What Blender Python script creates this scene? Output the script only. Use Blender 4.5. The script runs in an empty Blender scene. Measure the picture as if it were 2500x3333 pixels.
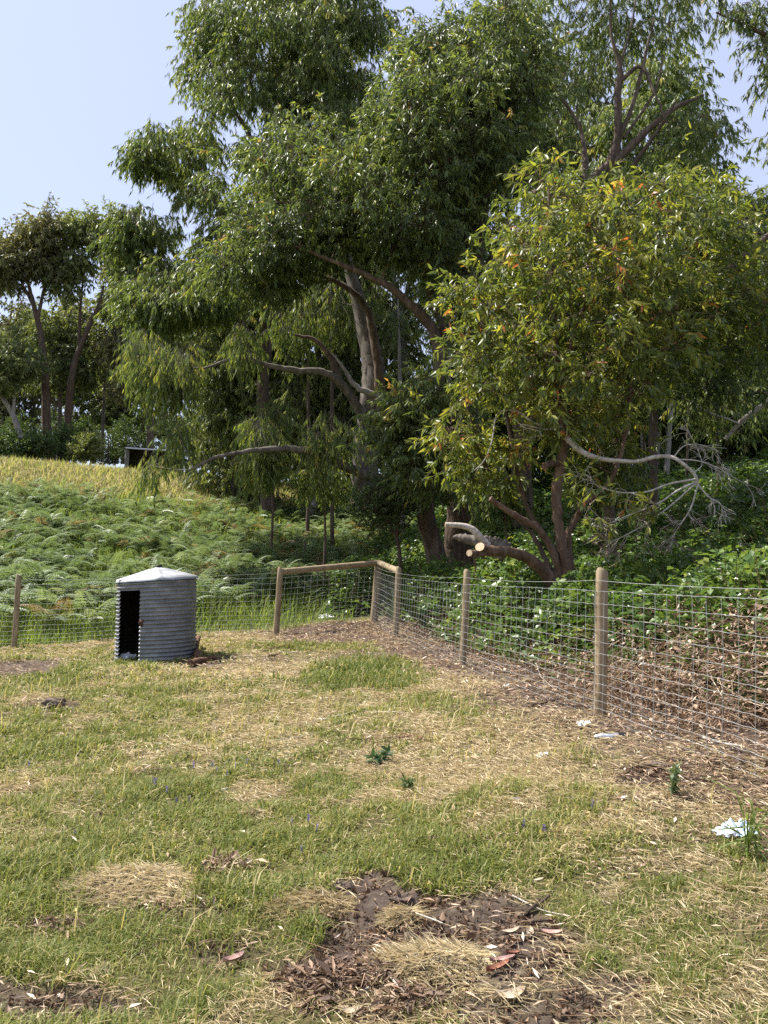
import bpy, math, random
import numpy as np
from mathutils import Matrix, Vector

rng = np.random.default_rng(11)
random.seed(5)
R = math.radians
sc = bpy.context.scene
col = sc.collection

# ------------------------------------------------------------------ camera
F, W, H = 2500.0, 2500.0, 3333.0          # focal length in pixels of a 2500 x 3333 frame
CAM = np.array([0.0, 0.0, 1.5])
PITCH, ROLL = R(4.2), R(1.7)
fwd = np.array([0, math.cos(PITCH), math.sin(PITCH)])
r0_ = np.array([1.0, 0, 0]); u0_ = np.cross(r0_, fwd)
rgt = r0_ * math.cos(ROLL) + u0_ * math.sin(ROLL)
upv = np.cross(rgt, fwd)
cd = bpy.data.cameras.new('camera'); cam = bpy.data.objects.new('camera', cd); col.objects.link(cam)
cd.sensor_fit = 'VERTICAL'; cd.sensor_height = 36; cd.sensor_width = 27; cd.lens = 36 * F / H
cd.clip_start = 0.05; cd.clip_end = 2000
M = Matrix.Identity(4)
for i in range(3):
    M[i][0] = rgt[i]; M[i][1] = upv[i]; M[i][2] = -fwd[i]; M[i][3] = CAM[i]
cam.matrix_world = M
sc.camera = cam

# ------------------------------------------------------------------ light
SUN_EL, SUN_AZ = R(56), R(-68)            # azimuth measured from straight ahead, negative = left
sd = np.array([math.sin(SUN_AZ) * math.cos(SUN_EL), math.cos(SUN_AZ) * math.cos(SUN_EL), math.sin(SUN_EL)])
w = bpy.data.worlds.new('World'); sc.world = w; w.use_nodes = True
nt = w.node_tree; bg = nt.nodes['Background']
sky = nt.nodes.new('ShaderNodeTexSky'); sky.sky_type = 'NISHITA'; sky.sun_disc = False
sky.sun_elevation = SUN_EL; sky.sun_rotation = SUN_AZ
sky.air_density = 1.0; sky.dust_density = 1.0; sky.ozone_density = 1.6; sky.altitude = 50
mixw = nt.nodes.new('ShaderNodeMix'); mixw.data_type = 'RGBA'; mixw.inputs[0].default_value = .62      # thin high cloud whitens the blue
nt.links.new(sky.outputs[0], mixw.inputs[6]); mixw.inputs[7].default_value = (4.15, 4.45, 5.95, 1)
nt.links.new(mixw.outputs[2], bg.inputs[0]); bg.inputs[1].default_value = 0.09
sl = bpy.data.lights.new('sun', 'SUN'); sl.energy = 4.6; sl.angle = R(0.55); sl.color = (1, .955, .88)
so = bpy.data.objects.new('sun', sl); col.objects.link(so)
so.rotation_euler = Vector((-sd[0], -sd[1], -sd[2])).to_track_quat('-Z', 'Y').to_euler()
so.location = (-20, 10, 40)
vs = sc.view_settings
vs.view_transform = 'Standard'; vs.look = 'None'; vs.exposure = 1.15; vs.gamma = 1
sc.render.engine = 'CYCLES'
cy = sc.cycles
cy.max_bounces = 7; cy.diffuse_bounces = 3; cy.glossy_bounces = 2; cy.transmission_bounces = 5
cy.transparent_max_bounces = 4; cy.caustics_reflective = False; cy.caustics_refractive = False
cy.sample_clamp_indirect = 6; cy.use_denoising = False

# ------------------------------------------------------------------ helpers
def P(px, py, y):
    """World point at distance y in front of the viewer that the photograph shows at (px, py)."""
    d = fwd * F + rgt * (px - W / 2) + upv * (H / 2 - py)
    return CAM + d * (y / d[1])

def proj(p):
    p = np.asarray(p, float) - CAM
    z = p @ fwd
    return W / 2 + F * (p @ rgt) / z, H / 2 - F * (p @ upv) / z

def nz(v):
    return v / np.maximum(np.linalg.norm(v, axis=-1, keepdims=True), 1e-9)

def rdir(n, g=rng):
    return nz(g.normal(size=(n, 3)))

def _hash(i, j, s):
    h = (i * 374761393 + j * 668265263 + s * 982451653) & 0x7fffffff
    h = ((h ^ (h >> 13)) * 1274126177) & 0x7fffffff
    return ((h ^ (h >> 16)) & 0xffff) / 65535.0

def vnoise(x, y, s=0):
    x = np.asarray(x, float); y = np.asarray(y, float)
    i = np.floor(x).astype(np.int64); j = np.floor(y).astype(np.int64)
    u = x - i; v = y - j
    u = u * u * (3 - 2 * u); v = v * v * (3 - 2 * v)
    a, b = _hash(i, j, s), _hash(i + 1, j, s)
    c, d = _hash(i, j + 1, s), _hash(i + 1, j + 1, s)
    return (a * (1 - u) + b * u) * (1 - v) + (c * (1 - u) + d * u) * v

def fbm(x, y, s=0, o=3):
    t = 0; a = 0.5; n = 0
    for k in range(o):
        t = t + a * vnoise(x * 2 ** k + 17.3 * k, y * 2 ** k - 9.1 * k, s + k); n += a; a *= .5
    return t / n

def sst(a, b, x):
    t = np.clip((x - a) / (b - a), 0, 1)
    return t * t * (3 - 2 * t)

class Geo:
    """Collects vertices and faces of one mesh, with a tint per face."""
    def __init__(s):
        s.v = []; s.f = {3: [], 4: []}; s.t = {3: [], 4: []}; s.n = 0
    def add(s, v, faces, tint=.5):
        v = np.asarray(v, float).reshape(-1, 3)
        for f in faces:
            f = np.asarray(f, np.int64)
            k = f.shape[1]
            s.f[k].append(f + s.n)
            s.t[k].append(np.broadcast_to(np.asarray(tint, float), (len(f),)) if np.ndim(tint) == 0 else np.asarray(tint, float))
        s.v.append(v); s.n += len(v)
    def build(s, name, mat, parent=None, smooth=False):
        me = bpy.data.meshes.new(name)
        V = np.concatenate(s.v) if s.v else np.zeros((0, 3))
        o = bpy.data.objects.new(name, me); col.objects.link(o)
        if parent is not None:
            o.parent = parent
            V = V - np.array(parent_origin(parent))
        T = np.concatenate(s.f[3]) if s.f[3] else np.zeros((0, 3), np.int64)
        Q = np.concatenate(s.f[4]) if s.f[4] else np.zeros((0, 4), np.int64)
        me.vertices.add(len(V)); me.vertices.foreach_set('co', V.ravel().astype(np.float32))
        nl = T.size + Q.size; npoly = len(T) + len(Q)
        me.loops.add(nl); me.loops.foreach_set('vertex_index', np.concatenate([T.ravel(), Q.ravel()]).astype(np.int32))
        me.polygons.add(npoly)
        st = np.concatenate([np.arange(len(T)) * 3, T.size + np.arange(len(Q)) * 4]).astype(np.int32)
        me.polygons.foreach_set('loop_start', st)
        if smooth:
            me.polygons.foreach_set('use_smooth', np.ones(npoly, bool))
        a = me.attributes.new('tint', 'FLOAT', 'FACE')
        tt = np.concatenate(s.t[3] + s.t[4]) if npoly else np.zeros(0)
        a.data.foreach_set('value', tt.astype(np.float32))
        me.update(calc_edges=True)
        me.materials.append(mat)
        return o

def parent_origin(p):
    v = np.array(p.location)
    while p.parent is not None:
        p = p.parent; v = v + np.array(p.location)
    return v

def tag(o, label=None, cat=None, group=None, kind=None):
    if label: o['label'] = label
    if cat: o['category'] = cat
    if group: o['group'] = group
    if kind: o['kind'] = kind
    return o

def empty(name, loc, label, cat, group=None):
    o = bpy.data.objects.new(name, None); col.objects.link(o)
    o.empty_display_size = .2; o.location = tuple(float(q) for q in loc)
    return tag(o, label, cat, group)

def kites(g, base, axis, nrm, L, Wd, tint, fold=.25, mid=.42, droop=.0):
    """Pointed leaves of two triangles folded along the midrib."""
    n = len(base); L = np.broadcast_to(L, (n,))[:, None]; Wd = np.broadcast_to(Wd, (n,))[:, None]
    axis = nz(axis); side = nz(np.cross(axis, nrm)); nn = np.cross(side, axis)
    m = base + axis * L * mid
    tip = base + axis * L; tip[:, 2] -= droop * L[:, 0]
    V = np.stack([base, m + side * Wd / 2 + nn * Wd * fold, tip, m - side * Wd / 2 + nn * Wd * fold], 1)
    b = np.arange(n)[:, None] * 4
    g.add(V.reshape(-1, 3), [np.concatenate([b + [[0, 1, 2]], b + [[0, 2, 3]]])], np.concatenate([tint, tint]))

def lances(g, base, axis, nrm, L, Wd, tint, bend=.15, fold=.18):
    """Near leaves: six outline points and a bent, folded blade."""
    n = len(base); L = np.broadcast_to(L, (n,))[:, None]; Wd = np.broadcast_to(Wd, (n,))[:, None]
    axis = nz(axis); side = nz(np.cross(axis, nrm)); nn = np.cross(side, axis)
    def pt(t, s, wf):
        return base + axis * L * t - nn * L * bend * t * t + side * Wd * s * wf + nn * Wd * fold * abs(s)
    V = np.stack([pt(0, 0, 0), pt(.28, .5, .95), pt(.28, 0, 0), pt(.28, -.5, .95),
                  pt(.66, .5, .8), pt(.66, 0, 0), pt(.66, -.5, .8), pt(1, 0, 0)], 1)
    b = np.arange(n)[:, None] * 8
    tr = np.concatenate([b + [[0, 1, 2]], b + [[0, 2, 3]], b + [[4, 7, 5]], b + [[5, 7, 6]]])
    qd = np.concatenate([b + [[1, 4, 5, 2]], b + [[2, 5, 6, 3]]])
    g.v.append(V.reshape(-1, 3)); g.f[3].append(tr + g.n); g.f[4].append(qd + g.n)
    g.t[3].append(np.tile(tint, 4)); g.t[4].append(np.tile(tint, 2)); g.n += n * 8

def sticks(g, p0, p1, r0, r1, tint=.5):
    """Many thin three-sided twigs."""
    n = len(p0); d = nz(p1 - p0)
    a = np.where(np.abs(d[:, 2:3]) < .9, [[0, 0, 1.]], [[1., 0, 0]])
    u = nz(np.cross(d, a)); v = np.cross(d, u)
    r0 = np.broadcast_to(r0, (n,))[:, None]; r1 = np.broadcast_to(r1, (n,))[:, None]
    vs_ = []
    for p, r in ((p0, r0), (p1, r1)):
        for k in range(3):
            an = k * 2 * math.pi / 3
            vs_.append(p + r * (u * math.cos(an) + v * math.sin(an)))
    V = np.stack(vs_, 1)
    b = np.arange(n)[:, None] * 6
    q = np.concatenate([b + [[k, (k + 1) % 3, 3 + (k + 1) % 3, 3 + k]] for k in range(3)])
    g.add(V.reshape(-1, 3), [q], tint if np.ndim(tint) == 0 else np.tile(tint, 3))

def tube(g, pts, rad, sides=8, tint=.5, cap=True, lump=0.0, seed=0):
    pts = np.asarray(pts, float); n = len(pts)
    rad = np.broadcast_to(rad, (n,)).astype(float)
    tan = nz(np.gradient(pts, axis=0))
    u = np.cross(tan[0], [0.3, .2, 1.] if abs(tan[0][2]) < .9 else [1., .1, 0]); u = u / np.linalg.norm(u)
    V = []
    ang = np.arange(sides) * 2 * math.pi / sides
    gg = np.random.default_rng(seed + 3)
    for i in range(n):
        u = u - tan[i] * (u @ tan[i]); u = u / np.linalg.norm(u)
        v = np.cross(tan[i], u)
        rr = rad[i] * (1 + lump * gg.uniform(-1, 1, sides)) if lump else np.full(sides, rad[i])
        V.append(pts[i] + (np.cos(ang) * rr)[:, None] * u + (np.sin(ang) * rr)[:, None] * v)
    V = np.concatenate(V)
    q = []
    for i in range(n - 1):
        for k in range(sides):
            a = i * sides + k; b = i * sides + (k + 1) % sides
            q.append((a, b, b + sides, a + sides))
    g.add(V, [np.array(q)], tint)
    if cap:
        for i, flip in ((0, True), (n - 1, False)):
            ring = V[i * sides:(i + 1) * sides]
            cv = np.concatenate([ring, [pts[i]]])
            t = [(k, (k + 1) % sides, sides) for k in range(sides)]
            if flip: t = [(b, a, c) for a, b, c in t]
            g.add(cv, [np.array(t)], tint)

def spline(pts, m=6):
    """Catmull-Rom through rows of any width."""
    p = np.asarray(pts, float)
    if len(p) < 3:
        t = np.linspace(0, 1, m + 1)[:, None]
        return p[0] * (1 - t) + p[-1] * t
    q = np.concatenate([[2 * p[0] - p[1]], p, [2 * p[-1] - p[-2]]])
    out = []
    for i in range(1, len(q) - 2):
        for t in np.linspace(0, 1, m, endpoint=False):
            a, b, c, d = q[i - 1], q[i], q[i + 1], q[i + 2]
            out.append(.5 * (2 * b + (c - a) * t + (2 * a - 5 * b + 4 * c - d) * t * t + (3 * b - a - 3 * c + d) * t ** 3))
    out.append(p[-1])
    return np.array(out)

def box(g, c, s, rot=None, tint=.5):
    v = np.array([[x, y, z] for x in (-.5, .5) for y in (-.5, .5) for z in (-.5, .5)]) * np.asarray(s)
    if rot is not None: v = v @ np.asarray(rot).T
    g.add(v + np.asarray(c), [np.array([(0, 1, 3, 2), (4, 6, 7, 5), (0, 4, 5, 1), (2, 3, 7, 6), (0, 2, 6, 4), (1, 5, 7, 3)])], tint)

def rz(a):
    c, s = math.cos(a), math.sin(a)
    return np.array([[c, -s, 0], [s, c, 0], [0, 0, 1.]])

# ------------------------------------------------------------------ materials
def ramp(nt, stops):
    n = nt.nodes.new('ShaderNodeValToRGB'); e = n.color_ramp.elements
    while len(e) < len(stops): e.new(.5)
    for k, (p, c) in enumerate(stops):
        e[k].position = p; e[k].color = (*c, 1)
    return n

def newmat(name):
    m = bpy.data.materials.new(name); m.use_nodes = True
    return m, m.node_tree, m.node_tree.nodes['Principled BSDF']

def leafmat(name, stops, trans=.35, rough=.42, spec=.5, tmul=(1.5, 1.45, .7)):
    m, t, b = newmat(name)
    at = t.nodes.new('ShaderNodeAttribute'); at.attribute_name = 'tint'
    rp = ramp(t, stops); t.links.new(at.outputs['Fac'], rp.inputs[0])
    t.links.new(rp.outputs[0], b.inputs['Base Color'])
    b.inputs['Roughness'].default_value = rough
    b.inputs['Specular IOR Level'].default_value = spec
    mx = t.nodes.new('ShaderNodeMix'); mx.data_type = 'RGBA'; mx.blend_type = 'MULTIPLY'; mx.inputs[0].default_value = 1
    t.links.new(rp.outputs[0], mx.inputs[6]); mx.inputs[7].default_value = (*tmul, 1)
    tr = t.nodes.new('ShaderNodeBsdfTranslucent'); t.links.new(mx.outputs[2], tr.inputs[0])
    ms = t.nodes.new('ShaderNodeMixShader'); ms.inputs[0].default_value = trans
    t.links.new(b.outputs[0], ms.inputs[1]); t.links.new(tr.outputs[0], ms.inputs[2])
    t.links.new(ms.outputs[0], t.nodes['Material Output'].inputs[0])
    return m

def noisemat(name, stops, scale=(8, 8, 2), detail=6, rough=.85, bump=.4, bdist=.02, spec=.3, metallic=0, dist=0.4):
    m, t, b = newmat(name)
    tc = t.nodes.new('ShaderNodeTexCoord'); mp = t.nodes.new('ShaderNodeMapping'); mp.inputs['Scale'].default_value = scale
    t.links.new(tc.outputs['Object'], mp.inputs[0])
    n = t.nodes.new('ShaderNodeTexNoise'); n.inputs['Scale'].default_value = 1; n.inputs['Detail'].default_value = detail
    n.inputs['Roughness'].default_value = .65; n.inputs['Distortion'].default_value = dist
    t.links.new(mp.outputs[0], n.inputs[0])
    rp = ramp(t, stops); t.links.new(n.outputs['Fac'], rp.inputs[0]); t.links.new(rp.outputs[0], b.inputs['Base Color'])
    b.inputs['Roughness'].default_value = rough; b.inputs['Metallic'].default_value = metallic
    b.inputs['Specular IOR Level'].default_value = spec
    if bump:
        bp = t.nodes.new('ShaderNodeBump'); bp.inputs['Strength'].default_value = bump; bp.inputs['Distance'].default_value = bdist
        t.links.new(n.outputs['Fac'], bp.inputs['Height']); t.links.new(bp.outputs[0], b.inputs['Normal'])
    return m

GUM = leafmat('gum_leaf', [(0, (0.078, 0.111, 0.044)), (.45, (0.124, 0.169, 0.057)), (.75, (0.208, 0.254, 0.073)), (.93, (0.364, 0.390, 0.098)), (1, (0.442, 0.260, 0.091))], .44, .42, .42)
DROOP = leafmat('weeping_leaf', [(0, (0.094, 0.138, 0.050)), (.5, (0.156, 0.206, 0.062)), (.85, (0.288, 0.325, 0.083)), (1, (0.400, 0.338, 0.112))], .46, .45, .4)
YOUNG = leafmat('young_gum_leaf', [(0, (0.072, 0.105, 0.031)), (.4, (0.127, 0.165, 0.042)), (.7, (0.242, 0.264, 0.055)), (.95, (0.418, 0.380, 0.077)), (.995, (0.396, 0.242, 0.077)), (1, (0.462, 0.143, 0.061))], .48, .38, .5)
FARLEAF = leafmat('far_leaf', [(0, (0.106, 0.138, 0.060)), (.5, (0.156, 0.188, 0.073)), (1, (0.250, 0.275, 0.094))], .42, .5, .35)
BROWNLEAF = leafmat('brownish_far_leaf', [(0, (0.111, 0.117, 0.062)), (.5, (0.163, 0.166, 0.078)), (1, (0.234, 0.221, 0.099))], .40, .5, .35)
SHRUBLEAF = leafmat('shrub_leaf', [(0, (0.043, 0.073, 0.025)), (.6, (0.075, 0.119, 0.037)), (1, (0.125, 0.188, 0.056))], .34, .45, .4)
FERN = leafmat('bracken_leaf', [(0, (.105, .150, .066)), (.45, (.19, .25, .120)), (.8, (.30, .36, .21)), (.9, (.33, .34, .18)), (1, (.27, .18, .085))], .36, .42, .5, (1.3, 1.35, .7))
TALLG = leafmat('tall_grass_blade', [(0, (.10, .15, .036)), (.5, (.19, .25, .060)), (.8, (.30, .33, .10)), (1, (.46, .40, .20))], .48, .55, .25, (1.3, 1.3, .7))
STRAWF = leafmat('hill_straw_blade', [(0, (.16, .175, .075)), (.4, (.36, .31, .17)), (1, (.62, .53, .35))], .35, .65, .2, (1.2, 1.15, .9))
GRASS = leafmat('grass_blade', [(0, (.085, .120, .028)), (.35, (.15, .185, .044)), (.6, (.25, .265, .078)), (.78, (.40, .34, .15)), (1, (.66, .54, .32))], .38, .55, .25, (1.25, 1.25, .75))
STRAW = leafmat('straw_blade', [(0, (.28, .215, .115)), (.5, (.52, .425, .255)), (1, (.74, .65, .46))], .25, .6, .3, (1.15, 1.1, .95))
LITTER = leafmat('fallen_leaf', [(0, (0.065, 0.042, 0.029)), (.35, (0.182, 0.114, 0.072)), (.65, (0.390, 0.260, 0.163)), (.9, (0.624, 0.481, 0.338)), (1, (0.806, 0.676, 0.546))], .12, .6, .35, (1.2, 1.1, .9))
BRAMBLE = leafmat('bramble_leaf', [(0, (0.044, 0.086, 0.022)), (.5, (0.094, 0.160, 0.037)), (.85, (0.187, 0.264, 0.066)), (1, (0.352, 0.341, 0.077))], .36, .36, .5)
PETAL = leafmat('white_petal', [(0, (.7, .68, .68)), (1, (.85, .82, .84))], .3, .6, .3, (1, 1, 1))
PURPLE = leafmat('purple_petal', [(0, (.06, .035, .22)), (1, (.14, .08, .38))], .3, .6, .3, (1, 1, 1))
YELLOWP = leafmat('yellow_petal', [(0, (.62, .50, .04)), (1, (.75, .66, .10))], .3, .6, .3, (1, 1, 1))

BARKD = noisemat('dark_fibrous_bark', [(.25, (.030, .022, .016)), (.5, (.095, .065, .045)), (.75, (.20, .145, .105))], (14, 14, 1.6), 8, .92, .9, .05)
BARKM = noisemat('brown_bark', [(.28, (.045, .030, .021)), (.5, (.11, .076, .053)), (.75, (.23, .175, .13))], (9, 9, 2), 7, .85, .6, .03)
BARKR = noisemat('reddish_smooth_bark', [(.3, (.060, .034, .021)), (.5, (.125, .074, .047)), (.75, (.24, .165, .115))], (9, 9, 2.5), 7, .7, .35, .015)
BARKP = noisemat('pale_gum_bark', [(.3, (.15, .13, .108)), (.5, (.27, .245, .21)), (.72, (.42, .385, .335))], (7, 7, 1.6), 6, .75, .3, .015)
BARKG = noisemat('grey_brown_bark', [(.3, (.055, .045, .036)), (.5, (.125, .105, .084)), (.75, (.25, .22, .18))], (8, 8, 1.8), 7, .82, .5, .02)
DEADW = noisemat('bleached_dead_wood', [(.3, (.26, .22, .175)), (.5, (.42, .37, .31)), (.75, (.60, .56, .50))], (16, 16, 16), 5, .75, .3, .006)
CUTW = noisemat('fresh_cut_wood', [(.3, (.50, .34, .20)), (.7, (.70, .55, .37))], (60, 60, 60), 3, .8, .1, .003)
POSTW = noisemat('treated_pine', [(.28, (.13, .095, .055)), (.48, (.27, .205, .125)), (.75, (.42, .335, .215))], (26, 26, 3.2), 7, .8, .5, .006)
POSTE = noisemat('post_end_grain', [(.3, (.30, .25, .17)), (.7, (.48, .42, .31))], (60, 60, 60), 4, .85, .3, .003)
WIRE = noisemat('galvanised_wire', [(.3, (.46, .47, .46)), (.7, (.66, .67, .66))], (5, 5, 5), 2, .38, 0, 0, .6, .55)
LOGW = noisemat('rotten_log', [(.3, (.035, .022, .015)), (.5, (.12, .062, .036)), (.75, (.30, .19, .12))], (10, 30, 30), 7, .9, .9, .02)
CLOD = noisemat('soil_clod', [(.3, (.060, .043, .034)), (.55, (.14, .104, .080)), (.8, (.25, .195, .15))], (18, 18, 18), 7, .95, .9, .03)
PLASTW = noisemat('white_plastic', [(.35, (.58, .60, .62)), (.7, (.82, .84, .86))], (30, 30, 30), 4, .4, .3, .004)
PLASTB = noisemat('pale_blue_plastic', [(.35, (.42, .56, .66)), (.65, (.80, .85, .88))], (40, 40, 40), 4, .4, .3, .004)
FOIL = noisemat('crumpled_foil', [(.35, (.45, .46, .47)), (.7, (.85, .86, .88))], (60, 60, 60), 4, .3, .5, .004, .5, .7)
BLACKP = noisemat('black_plastic', [(.35, (.012, .013, .014)), (.7, (.03, .032, .033))], (20, 20, 20), 3, .45, .1, .002)
SHEDM = noisemat('olive_shed_sheet', [(.3, (.16, .15, .105)), (.7, (.24, .225, .165))], (3, 3, .6), 4, .6, .1, .01)
SHEDR = noisemat('pale_roof_sheet', [(.3, (.42, .42, .40)), (.7, (.62, .62, .60))], (3, 3, 3), 4, .5, .1, .01)
RUSTM = noisemat('rusty_steel', [(.3, (.045, .026, .017)), (.6, (.11, .058, .034)), (.8, (.20, .105, .06))], (50, 50, 50), 6, .85, .4, .004)

# ------------------------------------------------------------------ ground
# measured fence posts: bottom pixel, top pixel, distance, radius
POSTS = {
    'left': ((45, 2110), (62, 1873), 12.7, .044), 'rail': ((898, 2060), (914, 1852), 14.4, .055),
    'corner': ((1217, 2020), (1233, 1832), 16.0, .080), 'rrail': ((1287, 2073), (1299, 1850), 13.3, .052),
    'mid': ((1506, 2167), (1522, 1860), 9.8, .046), 'near': ((1953, 2330), (1961, 1860), 6.4, .050),
}
anch = [P(*POSTS[k][0], POSTS[k][2]) for k in POSTS] + [P(505, 2140, 11.5)]
anch += [np.array(q, float) for q in ((0, 2.4, 0), (0, 0, 0), (-3, 3, -.03), (2.2, 4.4, .37), (2.5, 2.6, .36), (-3, 7, .02), (0, 5.5, .10), (-8, 3, -.05), (4, 0, .25), (-8, 14, .02), (-8, 0, -.05))]
anch = np.array(anch)
def _phi(d): return -np.sqrt(d * d + .3)
_n = len(anch)
_A = np.zeros((_n + 1, _n + 1)); _D = np.linalg.norm(anch[:, None, :2] - anch[None, :, :2], axis=2)
_A[:_n, :_n] = _phi(_D); _A[:_n, _n] = 1; _A[_n, :_n] = 1
_w = np.linalg.solve(_A, np.concatenate([anch[:, 2], [0]]))
FL = anch[0][:2]; FC = anch[2][:2]; FR = P(2560, 2800, 3.6)[:2]
FN = anch[5][:2]
dl = (FL - FC) / np.linalg.norm(FL - FC); nL = np.array([dl[1], -dl[0]]); nL = nL if nL[1] > 0 else -nL
dr = (FN - FC) / np.linalg.norm(FN - FC); nR = np.array([-dr[1], dr[0]]); nR = nR if nR[0] > 0 else -nR

def dLR(x, y):
    return (x - FC[0]) * nL[0] + (y - FC[1]) * nL[1], (x - FC[0]) * nR[0] + (y - FC[1]) * nR[1]

def sint(d, s, b):      # integral of a slope that starts softly at the fence
    d = np.maximum(d, 0)
    return s * (d - b * (1 - np.exp(-d / b)))

def gz(x, y):
    x = np.asarray(x, float); y = np.asarray(y, float)
    qx = np.clip(x, -8, 4); qy = np.clip(y, 0, 17)
    D = np.sqrt((qx[..., None] - anch[:, 0]) ** 2 + (qy[..., None] - anch[:, 1]) ** 2)
    z = _phi(D) @ _w[:_n] + _w[_n]
    a, b = dLR(x, y)
    hl = sint(np.minimum(a, 27), .262, 1.6) + .085 * np.maximum(np.minimum(a, 80) - 27, 0)
    hr = sint(np.minimum(b, 9), .40, 1.2) + .24 * np.clip(b - 9, 0, 22)
    m = np.maximum(hl, hr); k = 1.2
    h = m + k * np.log(np.exp((hl - m) / k) + np.exp((hr - m) / k)) - k * math.log(2) * np.exp(-np.abs(np.minimum(hl, hr)) * 1.0)
    h = np.where((a < 0) & (b < 0), 0, np.maximum(h - .0, 0))
    h = h * sst(0, 1.5, np.maximum(a, b)) 
    bumps = (fbm(x * .9, y * .9, 3) - .5) * .10 + (fbm(x * 4, y * 4, 8, 2) - .5) * .035
    return z + h + bumps

def G(px, py):
    """Ground point seen at a pixel (marches along the line of sight)."""
    d = fwd * F + rgt * (px - W / 2) + upv * (H / 2 - py); d = d / d[1]
    ys = np.concatenate([np.arange(1.5, 20, .02), np.arange(20, 120, .1)])
    pts = CAM + d * ys[:, None]
    below = np.nonzero(pts[:, 2] < gz(pts[:, 0], pts[:, 1]))[0]
    k = below[0] if len(below) else len(ys) - 1
    p = pts[k].copy(); p[2] = float(gz(p[0], p[1]))
    return p

# bare and littered patches, measured in the photograph and laid out on the ground
_dirt = [(1500, 3045, 400, 150, 1), (1600, 3210, 260, 80, .9), (1180, 3030, 170, 140, 1), (1100, 3200, 260, 120, 1.1), (1850, 3330, 330, 70, .9), (150, 3240, 380, 60, .75),
         (720, 3120, 170, 50, .6), (2200, 2525, 170, 55, .85), (60, 2175, 150, 32, .9), (2330, 2430, 240, 60, .8), (2460, 2560, 170, 90, .8), (640, 2165, 120, 18, .6),
         (640, 2990, 150, 40, .4), (165, 2300, 90, 18, .7), (1600, 2480, 220, 30, .35), (1350, 3290, 200, 60, .8), (930, 2150, 330, 25, .55)]
_straw = [(430, 2890, 170, 75, 1.1), (1400, 3140, 170, 70, 1.1), (1650, 2420, 450, 120, .6), (1900, 2640, 500, 70, .55), (1350, 2580, 300, 50, .6), (650, 2200, 350, 45, .8),
          (1500, 2230, 180, 40, .6), (1000, 2960, 150, 60, .8), (2350, 2640, 300, 60, .7), (2300, 2990, 250, 90, .5), (250, 2080, 250, 40, .5), (720, 2070, 130, 30, .8), (50, 2560, 120, 25, .7), (1780, 3100, 120, 70, .7)]
_lush = [(1250, 2190, 260, 50, 1.), (2010, 2450, 130, 35, 1.2), (1900, 2620, 110, 60, .7), (1400, 2830, 330, 90, .8), (2150, 3050, 250, 130, .7), (300, 2650, 420, 120, .6),
         (900, 2690, 300, 90, .5), (150, 2480, 250, 70, .6), (2300, 3250, 250, 80, .9), (150, 3110, 250, 60, .7), (640, 3290, 200, 50, .9), (100, 2860, 160, 120, .6), (2400, 2760, 120, 60, .9), (1120, 2560, 130, 50, .5)]
def _pp(lst):
    out = []
    for cx, cyy, rx, ry, s in lst:
        c = G(cx, cyy); a = G(cx, cyy - ry); b = G(cx, cyy + ry)
        out.append((c[0], c[1], max(rx * c[1] / F, .1), max((a[1] - b[1]) / 2, .08), s))
    return out
DIRT, STRW, LUSH = _pp(_dirt), _pp(_straw), _pp(_lush)
def patches(lst, x, y):
    wx = x + (fbm(x * 2.5, y * 2.5, 21) - .5) * .5; wy = y + (fbm(x * 2.5, y * 2.5, 31) - .5) * .5
    t = np.zeros_like(x)
    for cx, cyy, rx, ry, s in lst:
        d = ((wx - cx) / rx) ** 2 + ((wy - cyy) / ry) ** 2
        t = np.maximum(t, s * (1 - sst(.65, 1.3, d)))
    return t
def masks(x, y):
    """bare earth, litter, straw share, lushness: all 0..1 over the ground"""
    x = np.asarray(x, float); y = np.asarray(y, float)
    a, b = dLR(x, y)
    inside = (a < 0) & (b < 0)
    n1 = fbm(x * .8, y * .8, 41); n2 = fbm(x * 2.6, y * 2.6, 51); n3 = fbm(x * 6, y * 6, 61, 2)
    soil = patches(DIRT, x, y)
    fb = np.exp(-(np.maximum(-b, 0) / (.45 + .5 * n1)) ** 2) * (y > 1)
    dc = np.hypot(x - FC[0] + .2, y - FC[1] + 1.5)
    fb = np.maximum(fb, 1.15 * (1 - sst(1.0, 2.6, dc)))
    fb = np.maximum(fb, .55 * np.exp(-(np.maximum(-a, 0) / .5) ** 2) * (x > -3))
    fb = np.where(inside | (b > 0) & (b < 1.7) & (a < .4), np.where(b > 0, .95, fb), 0)
    litter = np.clip(np.maximum(fb * (.75 + .6 * n2), soil * .16) + np.where(inside, sst(.66, .8, n2) * .5, 0), 0, 1)
    soil = np.clip(np.maximum(soil, fb * .9) * (.55 + .9 * n2) + sst(.70, .82, n2) * .3 * inside, 0, 1)
    lush = np.clip(patches(LUSH, x, y) * .85 + sst(.42, .62, .55 * n1 + .45 * n2) * .6, 0, 1)
    straw = np.clip(patches(STRW, x, y) * .85 + sst(.46, .60, .45 * (1 - n1) + .55 * n3) * .6 - lush * .35, 0, 1)
    return soil, litter, straw, lush

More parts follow.
